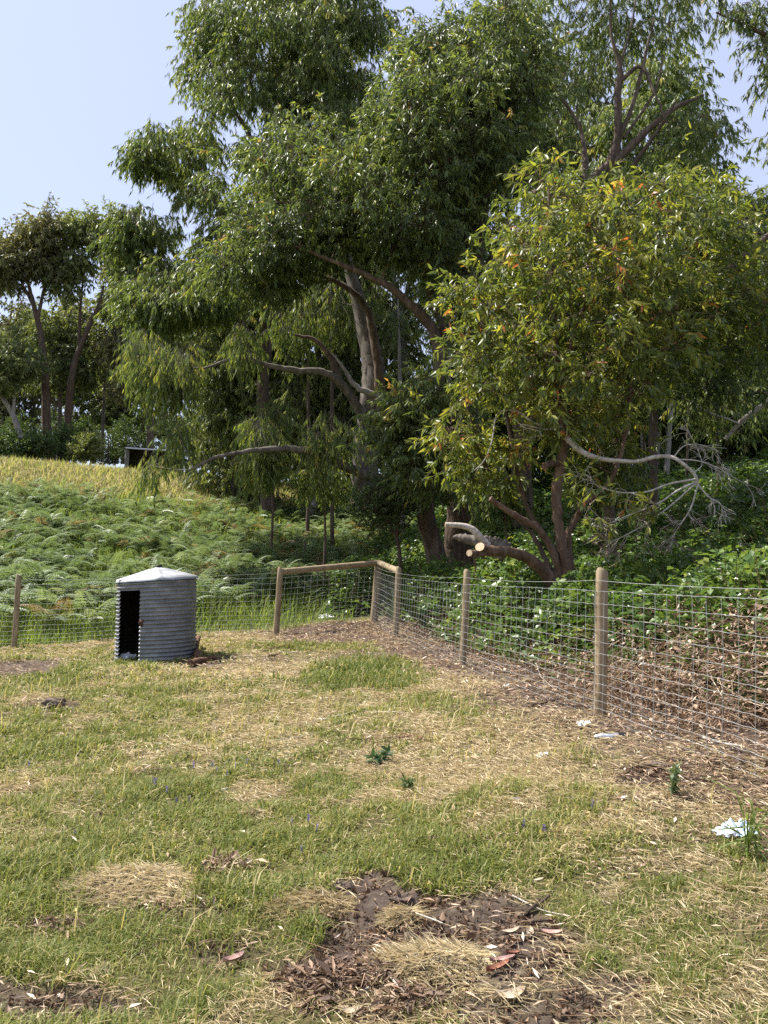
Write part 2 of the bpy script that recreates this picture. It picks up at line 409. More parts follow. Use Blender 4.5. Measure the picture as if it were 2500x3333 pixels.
def ground_axis(segs):
    out = [segs[0][0]]
    for a, b, st in segs:
        n = max(1, int(round((b - a) / st))); out += list(a + (np.arange(1, n + 1)) * (b - a) / n)
    return np.array(out)
gx = ground_axis([(-400, -120, 40), (-120, -40, 5), (-40, -9, .7), (-9, 9, .09), (9, 40, .7), (40, 120, 5), (120, 400, 40)])
gy = ground_axis([(-200, -30, 30), (-30, 0, 2), (0, 1.5, .3), (1.5, 8, .06), (8, 19, .11), (19, 60, .6), (60, 160, 5), (160, 900, 60)])
X, Y = np.meshgrid(gx, gy)
Z = gz(X, Y)
so_, li_, st_, lu_ = masks(X, Y)
aa, bb = dLR(X, Y)
hill = ((aa > .2) | (bb > 1.5)).astype(float)
near = (np.hypot(X, Y) < 20)
Z = Z + near * ((vnoise(X * 9, Y * 9, 77) - .5) * .035 * (so_ + .25) + (vnoise(X * 4, Y * 4, 78) - .5) * .05 * so_) - near * so_ * .02
ny, nx = X.shape
g = Geo()
idx = np.arange(ny * nx).reshape(ny, nx)
q = np.stack([idx[:-1, :-1], idx[:-1, 1:], idx[1:, 1:], idx[1:, :-1]], -1).reshape(-1, 4)
g.add(np.stack([X, Y, Z], -1).reshape(-1, 3), [q])
gm, t, b = newmat('paddock_earth')
ln = t.links.new
def attr(n):
    a = t.nodes.new('ShaderNodeAttribute'); a.attribute_name = n; return a.outputs['Fac']
def noise(s, d=6, r=.6):
    n = t.nodes.new('ShaderNodeTexNoise'); n.inputs['Scale'].default_value = s; n.inputs['Detail'].default_value = d; n.inputs['Roughness'].default_value = r
    ln(geo_.outputs['Position'], n.inputs[0]); return n.outputs['Fac']
def mixc(f, a, c):
    m = t.nodes.new('ShaderNodeMix'); m.data_type = 'RGBA'
    ln(f, m.inputs[0]); ln(a, m.inputs[6]); ln(c, m.inputs[7]); return m.outputs[2]
geo_ = t.nodes.new('ShaderNodeNewGeometry')
rs = ramp(t, [(.3, (.060, .043, .034)), (.5, (.13, .096, .075)), (.72, (.24, .185, .145))]); ln(noise(14, 8, .7), rs.inputs[0])
rg = ramp(t, [(.3, (.075, .080, .026)), (.5, (.14, .125, .048)), (.7, (.24, .195, .09))]); ln(noise(22, 6), rg.inputs[0])
rt = ramp(t, [(.3, (.22, .17, .10)), (.5, (.37, .30, .185)), (.72, (.54, .455, .30))]); ln(noise(30, 7, .7), rt.inputs[0])
rl = ramp(t, [(.32, (.055, .038, .028)), (.5, (.15, .105, .075)), (.68, (.30, .225, .165))]); ln(noise(45, 5, .75), rl.inputs[0])
rh = ramp(t, [(.3, (.035, .042, .018)), (.6, (.075, .085, .032)), (.8, (.13, .12, .05))]); ln(noise(4, 8), rh.inputs[0])
c_ = mixc(attr('straw'), rg.outputs[0], rt.outputs[0])
c_ = mixc(attr('litter'), c_, rl.outputs[0])
c_ = mixc(attr('soil'), c_, rs.outputs[0])
c_ = mixc(attr('hill'), c_, rh.outputs[0])
ln(c_, b.inputs['Base Color']); b.inputs['Roughness'].default_value = .95; b.inputs['Specular IOR Level'].default_value = .15
bp = t.nodes.new('ShaderNodeBump'); bp.inputs['Strength'].default_value = 1; bp.inputs['Distance'].default_value = .025
ln(noise(75, 8, .8), bp.inputs['Height']); ln(bp.outputs[0], b.inputs['Normal'])
gro = g.build('ground', gm, smooth=True); tag(gro, kind='structure')
for nm, ar in (('soil', so_), ('litter', li_), ('straw', st_), ('hill', hill * np.maximum(sst(.1, .9, aa), sst(1.5, 2., bb)))):
    a = gro.data.attributes.new(nm, 'FLOAT', 'POINT'); a.data.foreach_set('value', ar.ravel().astype(np.float32))

# ------------------------------------------------------------------ grass of the paddock
def scatter(y0, y1, dens, inside=True, xl=.58, xr=.58, pad=1.2, g=rng):
    n = int(dens * (y1 - y0) * ((xl + xr) * (y0 + y1) / 2 + 2 * pad))
    y = g.uniform(y0, y1, n); x = g.uniform(-xl * y1 - pad, xr * y1 + pad, n)
    k = (x > -xl * y - pad) & (x < xr * y + pad)
    x, y = x[k], y[k]
    if inside:
        a, b = dLR(x, y); k = (a < .15) & (b < (.35 if inside is True else inside)); x, y = x[k], y[k]
    return x, y

def blades(g, x, y, h, wd, lean, tint, z=None, curl=.5):
    n = len(x); z = gz(x, y) if z is None else z
    th = rng.uniform(0, 2 * math.pi, n)
    d = np.stack([np.cos(th), np.sin(th), np.zeros(n)], 1)
    s = np.stack([-np.sin(th + rng.normal(0, .8, n)), np.cos(th), np.zeros(n)], 1); s = nz(s) * (wd / 2)[:, None]
    b0 = np.stack([x, y, z - .008], 1)
    m = b0 + d * (h * lean * .35)[:, None]; m[:, 2] += h * (1 - .15 * lean) * .55
    tp = b0 + d * (h * lean)[:, None]; tp[:, 2] += h * np.clip(1 - curl * lean, .12, 1)
    V = np.stack([b0 - s, b0 + s, m + s * .8, m - s * .8, tp], 1)
    b = np.arange(n)[:, None] * 5
    g.v.append(V.reshape(-1, 3)); g.f[4].append(b + [[0, 1, 2, 3]] + g.n); g.f[3].append(b + [[3, 2, 4]] + g.n)
    g.t[4].append(tint); g.t[3].append(tint); g.n += 5 * n

def straws(g, x, y, L, wd, tint, lift=.03):
    """dead stalks lying on the mat"""
    n = len(x); z = gz(x, y) + rng.uniform(.004, lift, n)
    th = rng.uniform(0, 2 * math.pi, n); el = rng.normal(.05, .16, n)
    d = np.stack([np.cos(th) * np.cos(el), np.sin(th) * np.cos(el), np.sin(el)], 1)
    b0 = np.stack([x, y, z], 1)
    up = nz(np.array([0, 0, 1.]) + rng.normal(0, .5, (n, 3)))
    kites(g, b0, d, up, L, wd, tint, .3, .5, .06)

gg, gs = Geo(), Geo()
for (y0, y1, dn, ws, hs) in ((1.6, 3.4, 19000, .0042, .062), (3.4, 5.5, 11500, .0060, .066), (5.5, 9, 5600, .009, .076), (9, 17, 2600, .014, .090)):
    x, y = scatter(y0, y1, dn)
    so2, li2, st2, lu2 = masks(x, y)
    tuft = fbm(x * 5, y * 5, 91, 2)
    keep = rng.uniform(0, 1, len(x)) < np.clip((1.05 - 1.35 * so2 - .75 * li2) * (.35 + .65 * lu2 + .35 * (tuft > .55)) * (1 - .55 * st2), 0, 1)
    x, y, st2, lu2, tuft = x[keep], y[keep], st2[keep], lu2[keep], tuft[keep]
    n = len(x)
    h = hs * (.45 + .55 * lu2 + 1.7 * np.clip(tuft - .45, 0, 1)) * rng.uniform(.5, 1.5, n)
    dry = rng.uniform(0, 1, n) < (.20 + .4 * st2 - .12 * lu2)
    tint = np.where(dry, rng.uniform(.68, 1, n), np.clip(rng.normal(.40, .15, n) + .22 * (fbm(x * .7, y * .7, 101) - .5) + .10 * (1 - lu2), 0, .68))
    blades(gg, x, y, h, ws * rng.uniform(.6, 1.4, n), np.clip(rng.normal(.75, .35, n), .1, 1.6), tint)
    x, y = scatter(y0, y1, dn * .9)
    so2, li2, st2, lu2 = masks(x, y)
    keep = rng.uniform(0, 1, len(x)) < np.clip((.07 + 1.0 * st2 - .15 * lu2) * (1 - .93 * so2) + .16 * li2 * (1 - so2), 0.015, 1)
    x, y = x[keep], y[keep]; n = len(x)
    straws(gs, x, y, rng.uniform(.02, .085, n) * (1 + y / 18), ws * .75 * rng.uniform(.6, 1.3, n), np.clip(rng.normal(.5, .25, n), 0, 1))
# a few taller seeding stems
x, y = scatter(1.8, 9, 45)
so2, li2, st2, lu2 = masks(x, y); k = (so2 < .4) & (fbm(x * .9, y * .9, 111) > .45); x, y = x[k], y[k]; n = len(x)
blades(gg, x, y, rng.uniform(.14, .32, n), .0035 + .0006 * y, np.clip(rng.normal(.5, .25, n), .05, 1), rng.uniform(.6, 1, n))
tag(gg.build('grass', GRASS), 'short mixed green and drying grass covering the paddock', 'grass', kind='stuff')
tag(gs.build('dry_straw', STRAW), 'pale dead straw lying matted over the paddock grass', 'straw', kind='stuff')

# fallen leaves, bark flakes and twigs as ground cover
gl = Geo()
for (y0, y1, dn, sc_) in ((1.6, 3.6, 1500, .75), (3.6, 7, 1000, .95), (7, 18, 600, 1.25)):
    x, y = scatter(y0, y1, dn, 1.5)
    so2, li2, st2, lu2 = masks(x, y)
    keep = rng.uniform(0, 1, len(x)) < np.clip(.035 + 1.0 * li2 + .25 * so2 * (vnoise(x * 3, y * 3, 5) > .55), 0, 1)
    x, y = x[keep], y[keep]; n = len(x)
    th = rng.uniform(0, 6.28, n); el = rng.normal(.06, .2, n)
    d = np.stack([np.cos(th) * np.cos(el), np.sin(th) * np.cos(el), np.sin(el)], 1)
    L = rng.uniform(.02, .085, n) * sc_
    kites(gl, np.stack([x, y, gz(x, y) + rng.uniform(.006, .03, n)], 1), d, nz(np.array([0, 0, 1.]) + rng.normal(0, .35, (n, 3))), L, L * rng.uniform(.10, .26, n), np.clip(rng.normal(.55, .27, n), 0, 1), .35, .45)
    m = n // 4
    p0 = np.stack([x[:m], y[:m], gz(x[:m], y[:m]) + .008], 1) + rng.normal(0, .05, (m, 3)) * [1, 1, 0]
    th = rng.uniform(0, 6.28, m)
    L2 = rng.uniform(.06, .30, m)
    p1 = p0 + np.stack([np.cos(th) * L2, np.sin(th) * L2, rng.uniform(-.005, .035, m)], 1)
    sticks(gl, p0, p1, rng.uniform(.0015, .004, m) * sc_, .001 * sc_, rng.uniform(.0, .75, m))
# crumbs of earth
x, y = scatter(1.6, 5, 3500); so2, _, _, _ = masks(x, y); k = rng.uniform(0, 1, len(x)) < so2 ** 2 * .8; x, y = x[k], y[k]; n = len(x)
s_ = rng.gamma(2, .0022, n) + .002
c0 = np.stack([x, y, gz(x, y) - .01], 1)
for k in range(3):
    kites(gl, c0 + rdir(n) * (s_ * .5)[:, None], rdir(n) + [0, 0, .8], rdir(n), s_ * 2, s_ * 1.8, rng.uniform(.22, .5, n), .5, .5)
tag(gl.build('leaf_litter', LITTER), 'brown fallen leaves, bark flakes and twigs strewn along the fence and bare patches', 'leaf litter', kind='stuff')

# ------------------------------------------------------------------ corrugated tank shelter
def tin_mat(name, rust):
    m, t, b = newmat(name)
    tc = t.nodes.new('ShaderNodeTexCoord')
    def nz_(s, d=6, vec=None):
        mp = t.nodes.new('ShaderNodeMapping'); mp.inputs['Scale'].default_value = s; t.links.new(tc.outputs['Object'], mp.inputs[0])
        n = t.nodes.new('ShaderNodeTexNoise'); n.inputs['Scale'].default_value = 1; n.inputs['Detail'].default_value = d; t.links.new(mp.outputs[0], n.inputs[0]); return n.outputs['Fac']
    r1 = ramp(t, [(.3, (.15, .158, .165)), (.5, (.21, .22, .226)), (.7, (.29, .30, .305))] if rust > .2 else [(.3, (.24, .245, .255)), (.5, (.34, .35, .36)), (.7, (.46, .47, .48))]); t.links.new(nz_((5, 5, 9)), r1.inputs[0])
    r2 = ramp(t, [(.60, (0, 0, 0)), (.78, (1, 1, 1))]); t.links.new(nz_((7, 7, 1.3), 8), r2.inputs[0])
    mx = t.nodes.new('ShaderNodeMix'); mx.data_type = 'RGBA'
    ml = t.nodes.new('ShaderNodeMath'); ml.operation = 'MULTIPLY'; ml.inputs[1].default_value = rust
    t.links.new(r2.outputs[0], ml.inputs[0]); t.links.new(ml.outputs[0], mx.inputs[0])
    t.links.new(r1.outputs[0], mx.inputs[6]); mx.inputs[7].default_value = (.14, .085, .055, 1)
    t.links.new(mx.outputs[2], b.inputs['Base Color'])
    b.inputs['Metallic'].default_value = .30
    rr = ramp(t, [(.3, (.48,) * 3), (.7, (.66,) * 3)]); t.links.new(nz_((12, 12, 12)), rr.inputs[0]); t.links.new(rr.outputs[0], b.inputs['Roughness'])
    return m
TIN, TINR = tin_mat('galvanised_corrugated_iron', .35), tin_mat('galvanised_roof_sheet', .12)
SHADEIN = noisemat('shade_darkened_iron', [(.3, (.018, .014, .012)), (.7, (.06, .045, .036))], (6, 6, 3), 6, .9, 0, 0, .2)  # inner face coloured dark so the doorway reads black: shade put into the colour
tb = P(508, 2142, 11.5); tb[2] = float(gz(tb[0], tb[1]))
tank = empty('tank_shelter', tb, 'small round corrugated iron shelter with conical roof and dark open doorway', 'animal shelter')
RT, HT = .565, 1.20
def tank_pt(a, r, z):      # leans a little to the left, and sags out at the foot
    r = r * (1 + .018 * (1 - z / HT))
    x = r * np.sin(a); y = -r * np.cos(a)
    zz = z - .05 + z / HT * x * .055 + x * .030
    return np.stack([x - .030 * z, y * np.ones_like(x), zz * np.ones_like(x)], -1)
nzr = 21 * 8
zs = np.linspace(0, HT, nzr + 1); ang = np.concatenate([np.linspace(R(-48), R(-8), 14), np.linspace(R(-8), R(312), 100)[1:]])
A_, Z_ = np.meshgrid(ang, zs)
dent = (fbm(A_ * 2.2, Z_ * 3, 7) - .5) * .014
rr = RT + .0125 * np.sin(Z_ / HT * 21 * 2 * math.pi) + dent
V = tank_pt(A_, rr, Z_); VI = tank_pt(A_, rr - .0025, Z_)
fq = []
na = len(ang)
for i in range(nzr):
    for k in range(na - 1):
        if ang[k + 1] <= R(-7.9) and zs[i + 1] < 1.063 and ang[k] >= R(-48.1): continue
        fq.append((i * na + k, i * na + k + 1, (i + 1) * na + k + 1, (i + 1) * na + k))
fq = np.array(fq)
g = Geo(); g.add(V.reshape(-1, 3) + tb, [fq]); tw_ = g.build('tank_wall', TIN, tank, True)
g = Geo(); g.add(VI.reshape(-1, 3) + tb, [fq[:, ::-1]]); g.build('tank_lining', SHADEIN, tank, True)
g = Geo()     # riveted seam down the wall and bolts under the eave
for k in range(21):
    for a_ in (R(62), R(-54)):
        p_ = tb + tank_pt(np.array(a_), RT + .0135, np.array((k + .25) / 21 * HT)); tube(g, [p_, p_ + np.array([math.sin(a_), -math.cos(a_), 0]) * .005], [.006, .003], 6)
tag(g.build('rivets', RUSTM, tw_), kind='stuff')
# roof: shallow cone of four folded sheets, with rim
g = Geo()
ra = np.linspace(0, 2 * math.pi, 97); rads = np.array([.03, .15, .3, .45, .58, .588])
V = []
for i, r_ in enumerate(rads):
    fold = .010 * np.exp(-((np.mod(ra + .45, math.pi / 2) - math.pi / 4) / .05) ** 2)
    zc = HT + .012 + .175 * (1 - r_ / .588) + fold * (r_ > .1) + (fbm(ra * 3, ra * 0 + r_ * 6, 9) - .5) * .012
    if i == 5: zc = zc - .028
    p_ = np.stack([r_ * np.sin(ra) - .030 * HT, -r_ * np.cos(ra), zc - .05 + r_ * np.sin(ra) * .085], -1); V.append(p_)
V = np.array(V)
ii = np.arange(6 * 97).reshape(6, 97)
fq = np.stack([ii[:-1, :-1], ii[1:, :-1], ii[1:, 1:], ii[:-1, 1:]], -1).reshape(-1, 4)
g.add(V.reshape(-1, 3) + tb, [fq]); g.add(V.reshape(-1, 3) + tb - [0, 0, .002], [fq[:, ::-1]])
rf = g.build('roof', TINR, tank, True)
g = Geo(); top = tb + [-.030 * HT, 0, HT + .125]
tube(g, [top + [0, 0, -.01], top + [0, 0, .03], top + [0, 0, .034]], [.038, .038, .03], 14)
box(g, top + [.03, 0, .02], (.05, .02, .03)); g.build('vent_cap', BLACKP, rf)
g = Geo()     # a rusty strip of flashing on the roof
for u in np.linspace(0, 1, 12)[:-1]:
    a0, a1 = R(-50 + 40 * u * .9), R(-50 + 40 * (u + 1 / 11) * .9)
    qd = []
    for a_ in (a0, a1):
        for r_ in (.575 - .10 * u, .592 - .10 * u if u < 0 else .60 - .14 * u):
            qd.append([r_ * math.sin(a_) - .036, -r_ * math.cos(a_), HT + .012 + .175 * (1 - r_ / .588) - .05 + r_ * math.sin(a_) * .085 + .007])
    g.add(np.array(qd) + tb, [np.array([(0, 1, 3, 2)])])
g.build('rusty_flashing', RUSTM, rf)
g = Geo()
ang0 = R(-4.5)
box(g, tb + tank_pt(np.array(ang0), RT + .022, np.array(.60)), (.045, .010, .10), rz(ang0)); box(g, tb + tank_pt(np.array(R(-6.5)), RT + .03, np.array(.60)), (.016, .03, .03), rz(ang0))
g.build('door_latch', RUSTM, tank)
# crumpled plastic at the doorway
def crumple(name, c, sx, sy, hgt, mat, label, cat, n=26, seed=0):
    u, v = np.meshgrid(np.linspace(-1, 1, n), np.linspace(-1, 1, n))
    e = 1 - .35 * vnoise(np.arctan2(v, u) * 2 + 9, u * 0 + seed, seed)
    x = u * sx * e; y = v * sy * e
    z = hgt * (np.abs(vnoise(u * 4 + 3, v * 4 + seed, seed + 2) - .5) * 1.6 + .5 * np.abs(vnoise(u * 9, v * 9, seed + 5) - .5)) * (1.1 - .8 * np.maximum(u ** 2, v ** 2))
    V = np.stack([c[0] + x, c[1] + y, gz(c[0] + x, c[1] + y) + .015 + z], -1).reshape(-1, 3)
    i_ = np.arange(n * n).reshape(n, n); f_ = np.stack([i_[:-1, :-1], i_[:-1, 1:], i_[1:, 1:], i_[1:, :-1]], -1).reshape(-1, 4)
    g = Geo(); g.add(V, [f_]); g.add(V - [0, 0, .003], [f_[:, ::-1]])
    return tag(g.build(name, mat), label, cat)
crumple('plastic_sheet', G(405, 2148) + [.03, 0, 0], .17, .10, .11, PLASTW, 'crumpled clear white plastic sheet spilling from the shelter doorway', 'plastic sheet', seed=4)

# ------------------------------------------------------------------ fence
fb_ = P(*POSTS['corner'][0], 16.0)
fence = empty('wire_fence', fb_, 'galvanised wire mesh fence on round timber posts with a railed corner', 'fence')
pb = {k: P(*v[0], v[2]) for k, v in POSTS.items()}; pt_ = {k: P(*v[1], v[2]) for k, v in POSTS.items()}
def post(k, label=None):
    r_ = POSTS[k][3]; a, b_ = pb[k], pt_[k]; ax = (b_ - a) / np.linalg.norm(b_ - a)
    zs_ = np.linspace(-.15, 1, 10)
    pts = a + (b_ - a) * zs_[:, None] + np.array([.004 * np.sin(zs_ * 5), .004 * np.cos(zs_ * 4), zs_ * 0]).T
    g = Geo(); tube(g, np.concatenate([pts, [b_ + ax * .006]]), np.concatenate([np.full(10, r_) * np.linspace(1.04, .98, 10), [r_ * .9]]), 20, cap=False, lump=.02, seed=len(k))
    o = g.build('fence_post', POSTW, fence, True)
    g = Geo(); n_ = 20; rg_ = [b_ + ax * .0065 + r_ * .9 * np.array([math.cos(q_), math.sin(q_), 0]) for q_ in np.arange(n_) * 2 * math.pi / n_]
    g.add(np.array(rg_ + [b_ + ax * .009]), [np.array([(i, (i + 1) % n_, n_) for i in range(n_)])]); g.build('post_top', POSTE, o)
    if label: o['label'] = label
    return o
post('left', 'dark leaning post at the far left of the fence'); post('rail', 'post under the left end of the long rail'); post('corner', 'thick corner post where both rails meet')
post('rrail', 'post under the right end of the short rail'); post('mid', 'plain post below the sawn limb'); post('near', 'nearest and largest reddish stained post')
for k, a, b_, r_ in (('long', 'rail', 'corner', .058), ('short', 'corner', 'rrail', .060)):
    d = (pt_[b_] - pt_[a]); d = d / np.linalg.norm(d)
    p0 = pt_[a] + d * (.0 if a == 'rail' else .05) + [0, 0, -.05 if a == 'rail' else .005]; p1 = pt_[b_] + d * (-.04 if b_ == 'corner' else -.02) + [0, 0, .0 if b_ == 'corner' else -.055]
    p = p0 + (p1 - p0) * np.linspace(0, 1, 9)[:, None]
    g = Geo(); tube(g, p, np.full(9, r_), 18, lump=.015, seed=7); g.build('top_rail', POSTW, fence, True)
HW = np.array([.02, .075, .135, .20, .27, .345, .425, .51, .60, .695, .80, .905, 1.01])
def span(a, b_, ta, tb_, off, n_v=None):
    """wire netting between two post feet, on the side given by off"""
    L = np.linalg.norm((b_ - a)[:2]); n = int(round(L / .152))
    g = Geo()
    us = np.linspace(0, 1, n * 3 + 1)
    def pt2(u, h):
        foot = a + (b_ - a) * u[:, None]; tp = ta + (tb_ - ta) * u[:, None]
        gzz = gz(foot[..., 0], foot[..., 1])
        zf = foot[..., 2] * .4 + gzz * .6
        f = h / 1.17
        p_ = foot * (1 - f[:, None]) + tp * f[:, None]
        p_[..., 2] += (zf - foot[..., 2]) * (1 - f)
        wob = (vnoise(u * L * 1.3 + 5, h * 3 + u * 0, 4) - .5) * .05
        p_[..., :2] += off + np.stack([wob, wob * .4], -1) * .6
        p_[..., 2] += (vnoise(u * L * 2.2, h * 5 + u * 0, 14) - .5) * .010
        return p_
    for h in HW:
        p_ = pt2(us, np.full(len(us), h)); p_[1::3, 2] -= .002; p_[2::3, 2] += .002
        tube(g, p_, .0016 if h < 1 else .0018, 4, cap=False)
    for k in range(n + 1):
        u = np.full(len(HW), k / n); tube(g, pt2(u, HW), .0014, 4, cap=False)
    K = np.array([[pt2(np.array([k / n]), np.array([h]))[0] for h in HW] for k in range(n + 1)]).reshape(-1, 3)
    ax = np.tile([0, 0, .0075], (len(K), 1)); sticks(g, K - ax, K + ax, .0036, .0036)
    g.build('wire_netting', WIRE, fence)
    g = Geo(); p_ = ta + (tb_ - ta) * np.linspace(0, 1, 9)[:, None] - [0, 0, .075]; p_[:, :2] += off; p_[:, 2] -= .03 * (1 - (2 * np.linspace(0, 1, 9) - 1) ** 2)
    tube(g, p_, .0019, 4, cap=False); g.build('strand_wire', WIRE, fence)
oR = -nR * .062; oL = -nL * .07
def ext(k, d, L):
    p = pb[k] + np.array([d[0], d[1], 0]) * L; p[2] = float(gz(p[0], p[1])); return p
nxt = ext('near', dr, 3.5); nxt[2] = float(gz(nxt[0], nxt[1])); nt_ = nxt + [0, 0, 1.2]
span(pb['near'], nxt, pt_['near'], nt_, oR); span(pb['mid'], pb['near'], pt_['mid'], pt_['near'], oR)
span(pb['rrail'], pb['mid'], pt_['rrail'], pt_['mid'], oR); span(pb['corner'], pb['rrail'], pt_['corner'], pt_['rrail'], oR)
span(pb['rail'], pb['corner'], pt_['rail'], pt_['corner'], oL * -1); span(pb['left'], pb['rail'], pt_['left'], pt_['rail'], oL * -1)
lft = ext('left', dl, 3.5); lft[2] = pb['left'][2] - .05; span(lft, pb['left'], lft + [0, 0, 1.2], pt_['left'], oL * -1)

# ------------------------------------------------------------------ trees
def inpoly(poly, x, y):
    c = np.zeros(len(x), bool); n = len(poly); j = n - 1
    for i in range(n):
        xi, yi = poly[i]; xj, yj = poly[j]
        c ^= ((yi > y) != (yj > y)) & (x < (xj - xi) * (y - yi) / (yj - yi + 1e-9) + xi); j = i
    return c
def edged(poly, x, y):
    d = np.full(len(x), 1e9); n = len(poly)
    for i in range(n):
        a = np.array(poly[i], float); b = np.array(poly[(i + 1) % n], float); e = b - a
        t = np.clip(((x - a[0]) * e[0] + (y - a[1]) * e[1]) / (e @ e + 1e-9), 0, 1)
        d = np.minimum(d, np.hypot(x - a[0] - t * e[0], y - a[1] - t * e[1]))
    return d
def ell(cx, cy_, rx, ry):
    return [(cx + rx * math.cos(a), cy_ + ry * math.sin(a)) for a in np.arange(14) * 2 * math.pi / 14]

def clumps(poly, y0, T, n, rmin, rmax, carve=.44, g=rng):
    """clump centres through the depth of a crown whose outline was measured in the photograph"""
    poly = [tuple(q_) for q_ in poly]; xs = np.array([p_[0] for p_ in poly]); ys = np.array([p_[1] for p_ in poly])
    x = g.uniform(xs.min(), xs.max(), n * 60); y = g.uniform(ys.min(), ys.max(), n * 60)
    k = inpoly(poly, x, y); x, y = x[k], y[k]; e = edged(poly, x, y)
    r = g.uniform(rmin, rmax, len(x)); rp = r * F / y0
    sc_ = F / y0; sd_ = int(abs(poly[0][0] + poly[0][1])) % 997
    hole = .62 * fbm(x / sc_ / 1.15, y / sc_ / .95, sd_, 2) + .38 * vnoise(x / sc_ / 2.6, y / sc_ / 2.2, sd_ + 7)
    k = (e > rp * .35) & (hole > carve); x, y, e, r, rp = x[k], y[k], e[k], r[k], rp[k]
    if not len(x): return np.zeros((0, 3)), np.zeros(0)
    dep = y0 + g.uniform(-1, 1, len(x)) * T * np.sqrt(np.clip(e / (rp * 3.0), .08, 1))
    c = np.array([P(x[i], y[i], dep[i]) for i in range(len(x))])
    sel = [0]; dm = np.linalg.norm((c - c[0]) / r.mean(), axis=1)
    for _ in range(n - 1):      # farthest of a random handful: an even but irregular filling
        cand = g.integers(0, len(c), 3); b_ = cand[np.argmax(dm[cand])]
        if dm[b_] <= 0: break
        sel.append(b_); dm = np.minimum(dm, np.linalg.norm((c - c[b_]) / r.mean(), axis=1))
    return c[sel], r[sel]

def make_tree(name, label, cat, base, limbs, crowns, leaf, bark, twig=None, group=None, L=.14, Wd=.028, spray=.5, nl=13, dens=14, droop=.6, near=False, bias=0., limb_names=None, sides=10, crownname='crown', flat=.8, hang=False):
    """limbs: lists of (px, py, distance, width in px); crowns: (outline, distance, half depth, clumps, rmin, rmax)"""
    root = empty(name, base, label, cat, group)
    lp, lr = [], []
    for i, lb in enumerate(limbs):
        a = np.array([np.concatenate([P(q_[0], q_[1], q_[2]), [q_[3] / 2 * q_[2] / F]]) for q_ in lb])
        s_ = spline(a, 7)
        s_[1:-1, :3] += rng.normal(0, 1, (len(s_) - 2, 3)) * np.minimum(s_[1:-1, 3:4] * .12, .012)
        g_ = Geo(); tube(g_, s_[:, :3], np.maximum(s_[:, 3], .006), sides, lump=.07, seed=i)
        m_ = bark[i] if isinstance(bark, (list, tuple)) else bark
        g_.build((limb_names or {}).get(i, 'trunk' if i == 0 else 'limb'), m_, root, True)
        lp.append(s_[:, :3]); lr.append(s_[:, 3])
    lp = np.concatenate(lp); lr = np.concatenate(lr)
    C, Rr = [], []
    for cr in crowns:
        c, r = clumps(*cr); C.append(c); Rr.append(r)
    C = np.concatenate(C); Rr = np.concatenate(Rr)
    order = np.argsort([np.min(np.linalg.norm(lp - c, axis=1)) for c in C]); C, Rr = C[order], Rr[order]
    tw, gl_ = Geo(), Geo()
    for c, r in zip(C, Rr):
        d = np.linalg.norm(lp - c, axis=1) + np.maximum(lp[:, 2] - c[2] + .2, 0) * .9 + (lr < .008) * .6
        k = int(np.argmin(d)); p0 = lp[k]; dist = np.linalg.norm(c - p0)
        m_ = (p0 + c) / 2 + rng.normal(0, .09, 3) * dist + np.array([0, 0, .10 * dist])
        t_ = np.linspace(0, 1, 7)[:, None]
        s_ = p0 * (1 - t_) ** 2 + 2 * m_ * t_ * (1 - t_) + c * t_ ** 2
        ra = min(lr[k] * .7, .010 + .011 * dist); rd = np.linspace(max(ra, .007), .005, 7)
        tube(tw, s_, rd, 5, cap=False)
        lp = np.concatenate([lp, s_[2:]]); lr = np.concatenate([lr, rd[2:]])
        # sprays
        ns = max(4, int(dens * r ** 2 / .25 * rng.uniform(.9, 1.5))); ct_ = rng.normal(0, .09)
        dd = rdir(ns); dd[:, 2] = np.where(dd[:, 2] < 0, dd[:, 2] * (1.5 if hang else .45), dd[:, 2]) * flat * 1.15 + .10; rad = rng.uniform(.10, 1, ns) ** .60 * np.where(rng.uniform(0, 1, ns) < .12, rng.uniform(1, 1.55, ns), 1)
        sb = c + dd * (rad * r)[:, None]
        ax = nz(dd * .7 + rdir(ns) * .55 + np.array([0, 0, -droop * 1.15 + .25]))
        sl_ = spray * rng.uniform(.6, 1.35, ns)
        tipv = sb + ax * sl_[:, None]
        j = rng.uniform(0, 1, ns) < .55
        sticks(tw, np.repeat(c[None], j.sum(), 0) * .75 + sb[j] * .25, sb[j], .006, .0035)
        sticks(tw, sb, tipv, .0035 if near else .005, .0015 if near else .002)
        tt = rng.uniform(.08, 1.05, (ns, nl))
        base_ = (sb[:, None] + (tipv - sb)[:, None] * tt[..., None]).reshape(-1, 3)
        la = nz((ax[:, None] * .55 + rdir(ns * nl).reshape(ns, nl, 3) * .75 + np.array([0, 0, -droop])).reshape(-1, 3))
        n_ = len(base_)
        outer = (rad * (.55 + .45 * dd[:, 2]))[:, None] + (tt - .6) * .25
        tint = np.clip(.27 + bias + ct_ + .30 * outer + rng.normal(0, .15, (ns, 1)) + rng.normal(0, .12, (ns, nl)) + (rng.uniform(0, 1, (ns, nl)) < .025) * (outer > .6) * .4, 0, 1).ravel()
        LL = L * rng.uniform(.65, 1.25, n_)
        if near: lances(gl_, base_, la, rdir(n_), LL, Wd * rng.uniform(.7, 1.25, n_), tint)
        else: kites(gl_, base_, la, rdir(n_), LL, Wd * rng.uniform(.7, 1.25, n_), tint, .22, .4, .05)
    tw.build('branches', twig or (bark[0] if isinstance(bark, (list, tuple)) else bark), root)
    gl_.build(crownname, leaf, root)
    return root

def tbase(px, py, y):
    p = P(px, py, y); p[2] = float(gz(p[0], p[1])); return p

